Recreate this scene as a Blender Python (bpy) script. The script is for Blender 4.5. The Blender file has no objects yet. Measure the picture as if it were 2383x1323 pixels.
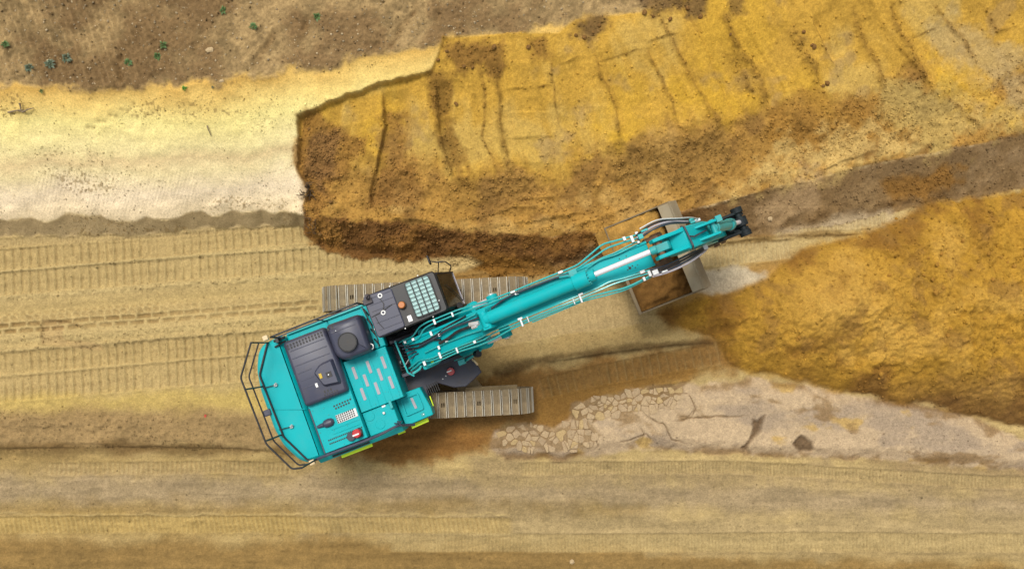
import bpy, bmesh, math, random
import numpy as np
from mathutils import Vector, Matrix

# ------------------------------------------------------------------ camera, sky, sun
sc = bpy.context.scene
CAM_H, FPX, NAD = 20.0, 1840.0, 800.0           # drone height (m), focal length in photo pixels, nadir row
TILT = math.atan((NAD - 661.5) / FPX)
cam = bpy.data.cameras.new('camera'); camo = bpy.data.objects.new('camera', cam)
sc.collection.objects.link(camo); sc.camera = camo
camo.location = (0, 0, CAM_H); camo.rotation_euler = (TILT, 0, 0)
cam.sensor_fit = 'HORIZONTAL'; cam.sensor_width = 36.0; cam.lens = 36.0 * FPX / 2383.0
cam.clip_start = 0.1; cam.clip_end = 2000

SUN_EL, SUN_AZ = math.radians(67), math.radians(-26)   # azimuth from +Y (top of picture), negative = to the left
w = bpy.data.worlds.new('World'); sc.world = w; w.use_nodes = True
nt = w.node_tree; bg = nt.nodes['Background']
sky = nt.nodes.new('ShaderNodeTexSky'); sky.sky_type = 'NISHITA'; sky.sun_disc = False
sky.sun_elevation = SUN_EL; sky.sun_rotation = SUN_AZ
sky.air_density = 1.0; sky.dust_density = 4.0; sky.ozone_density = 1.0
cloud = nt.nodes.new('ShaderNodeHueSaturation'); cloud.inputs['Saturation'].default_value = 0.10   # thin even cloud: the blue is washed out
nt.links.new(sky.outputs[0], cloud.inputs['Color'])
nt.links.new(cloud.outputs[0], bg.inputs[0]); bg.inputs[1].default_value = 0.11
sl = bpy.data.lights.new('sun', 'SUN'); so = bpy.data.objects.new('sun', sl); sc.collection.objects.link(so)
sl.energy = 2.0; sl.angle = math.radians(18); sl.color = (1.0, 0.94, 0.84)
sd = Vector((math.sin(SUN_AZ) * math.cos(SUN_EL), math.cos(SUN_AZ) * math.cos(SUN_EL), math.sin(SUN_EL)))
so.rotation_euler = sd.to_track_quat('Z', 'Y').to_euler()
so.location = sd * 60
vs = sc.view_settings
vs.view_transform = 'Standard'; vs.look = 'None'; vs.gamma = 1.0; vs.use_curve_mapping = False
vs.exposure = 0.36

C = sc.collection
rng = np.random.default_rng(7); random.seed(7)
R = math.radians

def lin(r, g, b, e=1.0):
    f = lambda c: ((c / 255.0 + 0.055) / 1.055) ** 2.4 if c > 10 else c / 255.0 / 12.92
    return np.array([f(r), f(g), f(b)]) / e
EXPO = 1.45                                     # picture value / albedo on flat open ground
def soil(r, g, b): return lin(r, g, b, EXPO)

# ------------------------------------------------------------------ photo pixel -> place on the ground
def P(u, v, z):
    a = (u - 1191.5) / FPX; b = (661.5 - v) / FPX
    dy = b * math.cos(TILT) + math.sin(TILT); dz = b * math.sin(TILT) - math.cos(TILT)
    k = (z - CAM_H) / dz
    return a * k, dy * k

# ------------------------------------------------------------------ noise
def _hash(ix, iy, seed):
    h = (ix.astype(np.int64) * 374761393 + iy.astype(np.int64) * 668265263 + seed * 974634777) & 0xffffffff
    h = ((h ^ (h >> 13)) * 1274126177) & 0xffffffff
    return ((h ^ (h >> 16)) & 0xffff).astype(np.float32) / 65535.0
def vn(x, y, seed):
    xi = np.floor(x); yi = np.floor(y); fx = (x - xi).astype(np.float32); fy = (y - yi).astype(np.float32)
    ux = fx * fx * fx * (fx * (fx * 6 - 15) + 10); uy = fy * fy * fy * (fy * (fy * 6 - 15) + 10)
    a = _hash(xi, yi, seed); b = _hash(xi + 1, yi, seed); c = _hash(xi, yi + 1, seed); d = _hash(xi + 1, yi + 1, seed)
    return (a + (b - a) * ux) * (1 - uy) + (c + (d - c) * ux) * uy
def fbm(x, y, scale, octv=4, seed=0, gain=0.5):
    s = 0; amp = 1; tot = 0; ca, sa = 0.8, 0.6
    x = x / scale; y = y / scale
    for o in range(octv):
        s = s + amp * (vn(x, y, seed * 17 + o) * 2 - 1); tot += amp
        amp *= gain; x, y = (x * ca - y * sa) * 2.03 + 3.7, (x * sa + y * ca) * 2.03 + 9.1
    return s / tot
def sstep(a, b, x):
    t = np.clip((x - a) / (b - a), 0, 1); return t * t * (3 - 2 * t)

# ------------------------------------------------------------------ base relief: field, slope, toe step, working floor
ZC, ZT = 1.8, 0.55
def ztoe(X): return 0.30 + 0.25 * sstep(-6.5, -4.5, X)
def curve(z, pts):
    q = np.array([P(u, v, z) for u, v in pts]); i = np.argsort(q[:, 0]); return q[i, 0], q[i, 1]
C1 = curve(ZC, [(-300,205),(0,205),(280,195),(420,212),(520,185),(700,148),(870,125),(1000,100),(1040,84),(1300,72),
                (1350,45),(1490,30),(1540,0),(1700,-40),(2000,-110),(2400,-200),(2700,-260)])
C2 = curve(ZT, [(-300,503),(0,503),(160,498),(300,495),(480,488),(690,478),(735,512),(880,522),(1020,533),(1120,545),
                (1230,545),(1330,545),(1440,535),(1530,508),(1600,490),(1700,463),(1860,425),(2000,385),(2150,360),(2383,310),(2700,240)])
C3 = curve(0.0, [(-300,545),(0,545),(300,537),(480,524),(700,512),(745,565),(800,582),(900,588),(1000,588),(1080,600),(1150,622),
                 (1250,624),(1350,602),(1450,588),(1560,562),(1700,548),(1800,536),(1900,520),(2000,500),(2100,480),(2200,462),(2383,430),(2700,360)])
def zbase(X, Y):
    y1 = np.interp(X, *C1); y2 = np.interp(X, *C2); y3 = np.interp(X, *C3)
    z = np.where(Y >= y1, ZC + 0.04 * np.clip(Y - y1, 0, 12),
        np.where(Y >= y2, ztoe(X) + (ZC - ztoe(X)) * (Y - y2) / (y1 - y2),
        np.where(Y >= y3, ztoe(X) * np.clip((Y - y3) / np.maximum(y2 - y3, 1e-3), 0, 1), 0.0)))
    return z
def Pt(u, v):
    zs = np.linspace(2.8, -.05, 220); q = [P(u, v, z) for z in zs]                 # first meeting of the line of sight with the relief
    g = zs - zbase(np.array([a[0] for a in q]), np.array([a[1] for a in q])); k = int(np.argmax(g <= 0)) if (g <= 0).any() else len(zs) - 1
    return q[k]
def PT(pts): return [Pt(u, v) for u, v in pts]

STEP = 0.026
def axis(a, b):
    core = np.arange(a, b, STEP); s = STEP; lo = []; hi = []; x = core[0]
    while x > -300: s *= 1.35; x -= s; lo.append(x)
    s = STEP; x = core[-1]
    while x < 300: s *= 1.35; x += s; hi.append(x)
    return np.concatenate([lo[::-1], core, hi])
xs = axis(-14.3, 14.3); ys = axis(-6.4, 10.2)
NX, NY = len(xs), len(ys)
X, Y = np.meshgrid(xs, ys); X = X.astype(np.float64); Y = Y.astype(np.float64)
wob = 0.10 * fbm(X, Y, 1.1, 3, 1) + 0.05 * fbm(X, Y, 0.3, 3, 2)
wob_l = sstep(-3.5, -5.5, X)
scal = np.abs(np.sin(X * 3.1 + 1.5 * fbm(X, Y * 0, 1.5, 2, 3))) * 0.12 * wob_l      # scooped step on the left
Z = zbase(X, Y + wob + scal * sstep(0.35, 0.1, Y - np.interp(X, *C2)))
core = (np.abs(X) < 14.2) & (Y > -6.3) & (Y < 10.1)
COL = np.empty((NY, NX, 3)); REG = np.zeros((NY, NX), np.int8)   # 0 floor 1 field 2 dry slope 3 cut slope 4 heap 5 clay
y1 = np.interp(X, *C1); y2 = np.interp(X, *C2); y3 = np.interp(X, *C3)
Yw = Y + wob * 1.5

def box_of(pts, pad):
    a = np.array(pts); x0, y0 = a.min(0) - pad; x1, y1_ = a.max(0) + pad
    i0, i1 = np.searchsorted(xs, [x0, x1]); j0, j1 = np.searchsorted(ys, [y0, y1_])
    return slice(j0, max(j1, j0 + 1)), slice(i0, max(i1, i0 + 1))
def line_field(pts, sl):
    """unsigned distance, signed side, length along, total length of a polyline over a patch"""
    x = X[sl]; y = Y[sl]; best = np.full(x.shape, 1e9); side = np.zeros(x.shape); along = np.zeros(x.shape); L = 0
    for (ax, ay), (bx, by) in zip(pts[:-1], pts[1:]):
        dx, dy = bx - ax, by - ay; l = math.hypot(dx, dy)
        if l < 1e-6: continue
        t = np.clip(((x - ax) * dx + (y - ay) * dy) / (l * l), 0, 1)
        d = np.hypot(x - ax - t * dx, y - ay - t * dy); m = d < best
        best = np.where(m, d, best); along = np.where(m, L + t * l, along)
        side = np.where(m, ((y - ay) * dx - (x - ax) * dy) / l, side); L += l
    return best, side, along, L
def poly_sd(pts, sl):
    """signed distance to a closed polygon, positive inside"""
    x = X[sl]; y = Y[sl]; d, _, _, _ = line_field(list(pts) + [pts[0]], sl)
    ins = np.zeros(x.shape, bool); n = len(pts)
    for i in range(n):
        ax, ay = pts[i]; bx, by = pts[(i + 1) % n]
        if ay == by: continue
        c = ((ay > y) != (by > y)) & (x < (bx - ax) * (y - ay) / (by - ay) + ax); ins ^= c
    return np.where(ins, d, -d)
def lay(m, c, sl=slice(None)):
    COL[sl] += (np.asarray(c) - COL[sl]) * m[..., None]
SEED = [100]
def patch(px, col, soft=0.12, jag=0.15, amt=1.0, jscale=0.5, raw=False, z=None):
    """stain of one kind of soil with a ragged outline"""
    SEED[0] += 1
    pts = px if raw else (PT(px) if z is None else [P(u, v, z) for u, v in px])
    s = box_of(pts, soft + jag + 0.3); d = poly_sd(pts, s)
    d = d + jag * fbm(X[s], Y[s], jscale, 4, SEED[0], 0.6)
    m = sstep(-soft, soft, d) * amt
    if col is not None:
        vx, vy = X[s], Y[s]; k = 1 + .16 * fbm(vx, vy, .4, 4, SEED[0] + 500, .6) + .14 * fbm(vx, vy, .11, 3, SEED[0] + 900)
        COL[s] += (np.asarray(col) * k[..., None] - COL[s]) * m[..., None]
    return s, m, d

# ------------------------------------------------------------------ large soils
nA = fbm(X, Y, 3.0, 4, 11); nB = fbm(X, Y, 0.7, 4, 12); nC = fbm(X, Y, 0.18, 3, 13); nD = fbm(X * 0.25, Y, 0.5, 4, 14)
FLOOR = soil(196, 170, 114)
COL[:] = FLOOR
COL *= (1 + 0.10 * nD + 0.05 * nC)[..., None]

# field above the crest
fm = sstep(-0.10, 0.14, Yw - y1 + 0.22 * nB + 0.10 * nC)
field_c = soil(174, 146, 100)[None, None] * (1 + 0.24 * nB + 0.45 * nC)[..., None]
fdark = sstep(0.0, 0.5, fbm(X, Y, 1.2, 4, 15) + 0.25 * nC + 0.15)
field_c += (soil(126, 98, 64) - field_c) * (fdark * 0.75)[..., None]
# dry slope on the left: yellow band under the field, cream, greyer strips, pinkish foot
slope = (Y < y1 + 0.3) & (Y > y3 - 0.3)
tt = np.clip((Yw - y2) / (y1 - y2), -0.2, 1.2)                  # 0 toe, 1 crest
dry = np.empty_like(COL)
stops = [(-0.2, (220,202,158)), (0.0, (236,218,176)), (0.18, (242,226,190)), (0.34, (240,226,172)), (0.42, (224,204,152)),
         (0.52, (238,226,164)), (0.72, (240,228,150)), (0.86, (232,206,124)), (1.0, (212,174,92)), (1.2, (200,164,90))]
ts = [s_[0] for s_ in stops]; cs = np.array([soil(*s_[1]) for s_ in stops])
tj = np.clip(tt + 0.05 * nD + 0.02 * nB, -0.2, 1.2)
for k in range(3): dry[..., k] = np.interp(tj, ts, cs[:, k])
dry *= (1.10 + .14 * sstep(.1, .6, tt))[..., None] * (1 + 0.04 * nC + 0.05 * nB)[..., None]; dry[..., 0] *= 1.05; dry[..., 1] *= 1.0
sm = sstep(-0.15, 0.0, Yw - y2 + 0.0) * (1 - fm)
COL += (dry - COL) * sm[..., None]
# step under the dry slope (grey brown: shade of its face put into the colour)
stepm = sstep(-0.06, 0.02, y2 - Yw - scal) * sstep(-0.10, 0.06, Yw - y3 + 0.06)
lay(stepm, soil(184, 160, 116) )
COL += (field_c - COL) * fm[..., None]
REG[(sm > 0.5)] = 2; REG[fm > 0.5] = 1; REG[stepm > 0.5] = 2

# ------------------------------------------------------------------ freshly cut slope
FR = PT([(690,268),(785,232),(880,190),(1000,165),(1022,120),(1032,88),(1180,78),(1300,74),(1340,45),(1490,30),(1540,0),(1700,-40),(2000,-110)])
FR += [(26.0, 14.0), (26.0, 5.0)] + PT([(2383,318),(2150,362),(2000,388),(1860,428),(1700,466),(1600,492),(1530,512),(1440,540),(1330,552),(1230,556),(1100,560),(1000,565),(860,575),(770,572),(715,535),(712,440),(690,390)])
sF = box_of(FR, 0.6); dF = poly_sd(FR, sF) + 0.02 * nB[sF] + 0.03 * nC[sF] + 0.06 * nB[sF] * sstep(-6.2, -7.2, X[sF] - .5 * Y[sF])
mF = sstep(-0.03, 0.05, dF)
ttF = tt[sF]
Xf, Yf = X[sF], Y[sF]
fresh = 1.10 * soil(206, 162, 68)[None, None] * np.ones(Xf.shape + (1,))
# strips left by the wide bucket: fan of lines swung about the machine
ox, oy = P(1010, -1000, 1.2)
ang = np.arctan2(Xf - ox, oy - Yf); rad = np.hypot(Xf - ox, Yf - oy)
fan = ang + 0.02 * fbm(Xf, Yf, 2.0, 2, 21)
streak = fbm(fan * 60, rad * 0.35, 1.0, 5, 22, .65)
strip_id = np.floor(fan / 0.085 + 0.3)
strip_v = _hash(strip_id, strip_id * 0, 23) - 0.5
fresh *= (1 + 0.20 * streak + 0.12 * strip_v + 0.10 * nC[sF])[..., None]
def mix(a, c, m): a += (np.asarray(c) - a) * np.clip(m, 0, 1)[..., None]
mix(fresh, 1.08 * soil(220, 174, 62), 0.6 * sstep(0.05, 0.5, fbm(Xf, Yf, 1.5, 4, 24) + 0.3 * streak))
mix(fresh, 1.1 * soil(206, 174, 98), 0.6 * sstep(0.05, 0.45, fbm(Xf, Yf, 1.7, 4, 25) + 0.2 * streak))
mix(fresh, soil(150, 128, 100), 0.35 * sstep(0.25, 0.5, fbm(Xf, Yf, 0.8, 4, 26)))
# loose spill covers the lower third
loose = sstep(0.1, -0.12, ttF - 0.36 + 0.20 * fbm(Xf, Yf, 1.1, 4, 27) + 0.05 * streak)
loose_c = soil(186, 142, 70)[None, None] * (1 + 0.22 * nB[sF] + 0.20 * nC[sF])[..., None]
mix(loose_c, soil(140, 104, 56), sstep(-0.1, 0.4, fbm(Xf, Yf, 0.6, 4, 28)) * 0.7)
mix(loose_c, soil(206, 166, 96), sstep(0.1, 0.5, fbm(Xf, Yf, 0.9, 4, 29)) * 0.7)
fresh += (loose_c - fresh) * loose[..., None]
COL[sF] += (fresh - COL[sF]) * mF[..., None]
deep = (1 - sstep(-2.6, -1.4, Xf) * sstep(.55, .9, ttF)) * 0.19 * sstep(0.0, 0.06, dF) * sstep(-0.02, 0.22, ttF) * sstep(1.06, 1.0, ttF)
Z[sF] -= deep
Z[sF] += mF * (0.05 * strip_v + 0.030 * streak + loose * (0.08 * nB[sF] + 0.05 * nC[sF]) + 0.05 * fbm(Xf, Yf, 1.3, 3, 30))
REG[sF] = np.where((mF > 0.5), 3, REG[sF])
HI = np.zeros_like(Z)                                            # where loose clods lie
HI[sF] += mF * loose * 0.5

# toe of dumped brown soil in front of the cut
toe = PT([(700,455),(722,500),(790,512),(880,514),(1020,526),(1120,540),(1230,542),(1330,545),(1440,533),(1530,509),(1600,491),(1700,464),(1860,426),(2000,387),(2150,362),(2383,312),(2500,300),
          (2500,425),(2383,440),(2200,470),(2100,488),(2000,508),(1900,528),(1800,543),(1700,556),(1560,572),(1450,602),(1350,618),(1250,640),(1150,640),(1080,618),(1000,606),(900,604),(800,598),(745,582),(712,545)])
s, m, d = patch(toe, soil(126, 88, 46), 0.06, 0.14, 1.0, 0.35, raw=True)
toe_n = fbm(X[s], Y[s], 0.5, 5, 31, 0.6)
lay(m * sstep(0.0, 0.5, toe_n + 0.1) * .8, soil(152, 108, 52), s)
lay(m * sstep(3.2, 6.5, X[s] + 0.8 * toe_n) * 0.75, soil(140, 116, 80), s)
lay(m * sstep(0.1, 0.5, fbm(X[s], Y[s], 0.9, 4, 33)) * 0.5 * sstep(-1, 2, X[s]), soil(176, 148, 108), s)
Z[s] += m * (0.10 * toe_n + 0.07 * fbm(X[s], Y[s], 0.16, 3, 32)) * sstep(3.0, 0.5, X[s]) + m * 0.03 * toe_n
HI[s] += m * np.where(X[s] < 2.5, 1.1, 0.3)
REG[s] = np.where(m > 0.5, 3, REG[s])
# the brown, crumbled left end of the cut
s, m, d = patch([(690,270),(745,262),(800,300),(840,330),(800,420),(770,440),(760,500),(800,560),(730,560),(705,480),(700,400),(680,375)], soil(162, 118, 58), 0.15, 0.3, 0.85, 0.4)
Z[s] += m * (0.05 * nB[s] + 0.05 * nC[s]); HI[s] += m * 1.0
for px, c, a in [([(735,300),(790,310),(775,400),(740,440),(705,400),(712,340)], (140,104,66), .7),
                 ([(885,240),(935,260),(965,400),(960,470),(900,480),(865,470),(885,360)], (158,116,60), .85),
                 ([(1010,170),(1050,180),(1060,300),(1085,400),(1100,440),(1060,430),(1030,330),(1012,260)], (150,112,52), .95),
                 ([(1035,90),(1120,84),(1180,84),(1190,150),(1170,175),(1130,165),(1060,170),(1030,140)], (140,102,52), .95),
                 ([(1220,90),(1270,80),(1275,130),(1245,130)], (140,100,50), .8),
                 ([(1330,40),(1400,42),(1420,80),(1370,88),(1330,70)], (112,86,58), .95),
                 ([(1490,-20),(1640,-20),(1645,30),(1600,50),(1560,30),(1520,40),(1490,20)], (116,90,60), .95),
                 ([(1690,0),(1720,-10),(1722,30),(1700,30)], (130,100,60), .8),
                 ([(1100,420),(1180,380),(1260,400),(1240,480),(1120,470)], (160,122,66), .7),
                 ([(1400,330),(1560,310),(1700,300),(1720,400),(1600,430),(1450,410)], (160,124,64), .7),
                 ([(1780,240),(1900,210),(2060,210),(2130,260),(2130,330),(2040,340),(1900,350),(1790,330)], (172,128,58), .8),
                 ([(1230,330),(1300,300),(1340,250),(1370,260),(1340,330),(1270,370)], (150,130,108), .4),
                 ([(2140,30),(2300,60),(2383,120),(2383,240),(2300,200),(2200,140)], (192,168,118), .7),
                 ([(2050,200),(2200,190),(2383,260),(2383,300),(2150,345),(2100,300)], (200,174,104), .7),
                 ([(2180,150),(2270,160),(2360,250),(2350,285),(2290,260),(2220,200)], (226,178,52), .5),
                 ([(1560,190),(1680,170),(1750,230),(1700,250),(1580,240)], (228,180,50), .5),
                 ([(1310,270),(1440,260),(1430,320),(1320,325)], (226,180,56), .5),
                 ([(1840,330),(2020,300),(2130,345),(1900,405),(1700,455),(1720,420)], (222,190,118), .75),
                 ([(2060,425),(2200,385),(2260,425),(2150,470),(2080,470)], (150,106,42), .8), ([(1765,505),(1850,440),(1905,418),(1885,470),(1800,522)], (184,154,112), .7), ([(1950,450),(2020,420),(2060,470),(1990,490)], (156,128,88), .7)]:
    s, m, d = patch(px, soil(*c), 0.16 if sum(c) < 420 else 0.30, 0.35 if sum(c) < 420 else 0.7, a * .9, 0.45)
    if sum(c) < 420:
        Z[s] += m * (0.05 * nB[s] + 0.04 * nC[s]); HI[s] += m * 0.6

# spill ridges and scraped seams between the strips
def ridge(px, wd, hgt, col=None, rough=0.6, hi=0.8, amt=0.6, step=0.0):
    SEED[0] += 1
    pts = PT(px); s = box_of(pts, wd * 4 + 0.5); d, sd_, al, L = line_field(pts, s)
    x, y = X[s], Y[s]
    d = np.abs(sd_ + 0.09 * fbm(x, y, 0.5, 3, SEED[0])) + (d - np.abs(np.clip(sd_, -d, d))) 
    k = np.exp(-(d / wd) ** 2) * (1 - rough + rough * (vn(x * 9, y * 9, SEED[0]) * 1.6))
    k *= sstep(0, 0.4, al) * sstep(L, L - 0.4, al) * 0.85 + 0.15 * (d < wd)
    Z[s] += k * hgt
    if step: Z[s] += step * sstep(-0.03, 0.03, sd_) * np.exp(-np.abs(sd_) / 0.7) * sstep(0, 0.3, al) * sstep(L, L - 0.3, al)
    if col is not None: lay(np.clip(k, 0, 1) * amt, soil(*col), s)
    HI[s] += np.clip(k, 0, 1) * hi
DK = (140, 104, 46)
for px, wd, h, c, st in [
    ([(885,200),(893,290),(875,370),(858,440),(862,490)], .035, .05, (120,88,44), -.16),
    ([(1012,175),(1016,230),(1022,300),(1035,360),(1060,420)], .10, .07, (128,94,44), -.10),
    ([(1120,150),(1128,230),(1122,310),(1150,390)], .04, .03, DK, -.03),
    ([(1150,150),(1160,220),(1164,280),(1170,320),(1190,385)], .08, .06, (132,98,44), -.06),
    ([(1285,130),(1290,200),(1296,300)], .03, .03, DK, -.03),
    ([(1382,120),(1410,190),(1436,255),(1450,330)], .05, .04, DK, -.04),
    ([(1500,98),(1530,160),(1560,220),(1590,300)], .05, .04, DK, -.03),
    ([(1527,27),(1564,95),(1600,160),(1645,227),(1690,300)], .07, .05, DK, -.05),
    ([(1673,20),(1709,82),(1755,150),(1785,205),(1800,250)], .11, .07, DK, -.05),
    ([(1695,95),(1736,173),(1770,232)], .11, .06, DK, .0),
    ([(1832,50),(1864,91),(1900,150),(1922,215)], .13, .07, (132,98,46), -.05),
    ([(1886,32),(1920,90),(1955,145)], .025, .04, (124,90,44), -.12),
    ([(1982,10),(2027,105),(2064,173),(2080,210)], .10, .05, DK, -.05),
    ([(2068,0),(2100,68),(2159,155),(2180,195)], .11, .06, DK, -.06),
    ([(2164,0),(2210,45),(2250,77),(2284,145)], .08, .06, DK, -.05),
    ([(2300,0),(2336,59),(2380,50)], .05, .05, DK, -.03),
    ([(2190,200),(2250,260),(2300,300)], .07, .05, DK, -.03),
    ([(1300,152),(1360,130)], .016, .02, DK, .03), ([(1385,145),(1500,110)], .016, .02, DK, .03), ([(1500,98),(1590,72)], .016, .02, DK, .03),
    ([(2115,85),(2200,55)], .016, .02, DK, .04), ([(1230,205),(1290,192)], .02, .02, DK, .04),
    ([(1180,318),(1300,312)], .012, .015, None, .05), ([(1170,205),(1240,203)], .012, .015, None, .04)]:
    ridge(px, wd, h, c, step=st)
# crumbled folds above the toe
for px, wd, h in [([(1045,515),(1120,500),(1190,478),(1260,470)], .06, .09), ([(1090,530),(1180,520),(1290,500),(1360,485)], .05, .08),
                  ([(1150,470),(1230,455),(1310,450)], .06, .07), ([(900,500),(960,505),(1040,520)], .07, .10),
                  ([(1320,520),(1400,505),(1480,470)], .06, .08), ([(1540,470),(1640,440),(1700,400)], .05, .06),
                  ([(1900,400),(1960,370),(2030,345)], .04, .08), ([(1480,480),(1560,420),(1580,360)], .09, .07), ([(770,520),(850,500)], .09, .10)]:
    ridge(px, wd, h, None, 0.5, 0.5, step=-0.05)
for u in range(700, 2200, 38):                                   # lumps along the foot of the dumped soil
    v = np.interp(u, [700,745,800,900,1000,1080,1150,1250,1350,1450,1560,1800,2100,2200], [510,560,575,580,582,595,610,615,595,578,555,532,478,460])
    x0, y0 = Pt(u + random.uniform(-12, 12), v - random.uniform(2, 22)); r = random.uniform(.14, .32) * (1 if u < 1500 else .6)
    s = box_of([(x0, y0)], r * 2); q = np.hypot(X[s] - x0, (Y[s] - y0) * 1.1) / r
    Z[s] += 0.16 * r / .3 * np.exp(-q * q * 1.6)

# ------------------------------------------------------------------ working floor: prints, ruts
def prints(px, wid, pitch, depth=0.046, tint=None, amt=0.5, slant=0.0, holes=True, seed=0, edge=0.02, lw=0.020, fade=0.0):
    """shoe prints of a crawler track"""
    pts = PT(px); s = box_of(pts, wid); d, sd_, al, L = line_field(pts, s); x, y = X[s], Y[s]
    wob_ = 0.02 * fbm(x, y, 0.8, 3, 300 + seed); v = sd_ + wob_
    ins = sstep(wid / 2 + 0.02, wid / 2 - 0.03, np.abs(v)) * sstep(0.02, 0.2, al) * sstep(L - 0.02, L - 0.2, al)
    ins = ins * (REG[s] == 0)
    keep = 0.25 + 0.75 * sstep(-0.35 - fade * 0.2, 0.25 - fade * .2, fbm(x, y, 0.7, 3, 320 + seed) + 0.25)
    ph = np.mod(al + slant * v + 0.012 * fbm(x, y, 0.3, 2, 310 + seed), pitch) - pitch / 2
    line = np.exp(-(ph / lw) ** 2); groove = np.exp(-((ph - 2.0 * lw) / (lw * 0.9)) ** 2)
    Z[s] += ins * (-0.022 + depth * keep * (line - 0.7 * groove))
    lay(ins * keep * (0.30 * line), soil(222, 200, 140), s); lay(ins * keep * 0.35 * groove, soil(140, 112, 66), s)  # lit ridge and shaded side of each print put into the colour
    if holes:
        hk = np.exp(-((np.abs(v + 0.04) - 0.0) / 0.05) ** 2) * np.exp(-((np.abs(ph) - pitch * 0.28) / 0.02) ** 2)
        Z[s] -= ins * keep * hk * 0.025; lay(ins * keep * hk * 0.65, soil(140, 118, 78), s)  # shade in the small hollows painted as darker soil
    e = np.exp(-((np.abs(v) - wid / 2 - 0.02) / 0.035) ** 2) * sstep(0, 0.2, al) * sstep(L, L - 0.2, al)
    e = e * (REG[s] == 0); Z[s] += e * edge * (0.3 + 1.2 * vn(x * 16, y * 16, 330 + seed))
    if tint is not None: lay(ins * amt, soil(*tint), s)
FT = (190, 164, 110)
prints([(-160,620),(0,606),(350,575),(700,540),(900,522)], .55, .216, tint=FT, seed=1)
prints([(-160,676),(0,661),(350,632),(700,606),(1000,588),(1150,580)], .58, .216, tint=(192,167,113), seed=2)
prints([(-160,580),(0,566),(350,545),(690,520)], .22, .075, .012, tint=(180,156,108), holes=False, lw=.012, seed=3)
prints([(-160,862),(0,846),(300,820),(600,796),(900,770)], .54, .216, tint=(186,160,106), seed=4)
prints([(-160,925),(0,908),(300,880),(580,855),(900,830)], .62, .216, tint=(192,166,112), seed=5)
prints([(1050,672),(1235,655),(1420,640)], .60, .216, tint=(176,150,104), amt=.4, seed=6)
# tyre lug print
pts = PT([(-160,775),(0,760),(350,735),(748,703)]); s = box_of(pts, .6); d, v, al, L = line_field(pts, s)
ins = sstep(.36, .32, np.abs(v)) * sstep(L, L - .1, al); x, y = X[s], Y[s]; jit = .03 * fbm(x, y, .25, 3, 401)
lug = np.zeros_like(v)
for k, (r0, hw, off, ln) in enumerate([(.02, .05, 0, .33), (-.14, .045, .19, .30), (.17, .06, .1, .16), (.29, .04, 0, .12)]):
    ph = np.mod(al + off + jit + (.35 * v if k > 1 else 0), .40) - .2 if k < 2 else np.mod(al + off + jit + .6 * v, .20) - .1
    hl = ln / 2 if k < 2 else ln / 2.6
    lug = np.maximum(lug, sstep(hw + .02, hw - .02, np.abs(v - r0 + jit * .5)) * sstep(hl + .02, hl - .02, np.abs(ph)) * (1 if k < 2 else .55))
keep = .5 + .5 * sstep(-.3, .3, fbm(x, y, 1.2, 3, 402) + .1)
Z[s] += ins * (.02 - .075 * lug * keep + .014 * fbm(x, y, .12, 3, 403)); lay(ins * lug * keep * .75, soil(148, 120, 74), s)  # sunk lugs painted darker: shade put into the soil colour
lay(ins * (1 - lug) * .5, soil(204, 178, 122), s)
# smooth wheel rut, pushed-up crumbs
for px, wd, dep, c in [([(-160,738),(0,728),(350,700),(760,670)], .13, -.04, (196,170,112)), ([(-160,800),(0,793),(300,775),(560,752),(760,735)], .10, .03, (202,178,122)),
                       ([(-160,830),(0,815),(250,800),(420,782),(600,770)], .07, .05, (196,172,118)), ([(-160,700),(0,695),(300,672),(720,640),(1000,628),(1100,620)], .08, .04, (206,182,126)),
                       ([(0,632),(400,600),(730,575)], .05, .02, (206,182,126))]:
    pts = PT(px); s = box_of(pts, .5); d, v, al, L = line_field(pts, s); x, y = X[s], Y[s]
    k = np.exp(-(d / wd) ** 2); Z[s] += k * dep * (1 if dep < 0 else .2 + 1.3 * vn(x * 14, y * 14, 410)); lay(k * .6, soil(*c), s)
    if dep > 0: HI[s] += k * .25
# hand-sized sink left of the tyre print
s, m, d = patch([(96,742),(140,744),(150,790),(240,800),(240,815),(98,800)], soil(188,158,108), .03, .04, .6, .2); Z[s] -= .07 * m
ridge([(97,742),(100,790)], .02, .03, (120,92,50)); ridge([(100,742),(150,750),(210,765)], .03, .03, (130,100,58))

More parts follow.
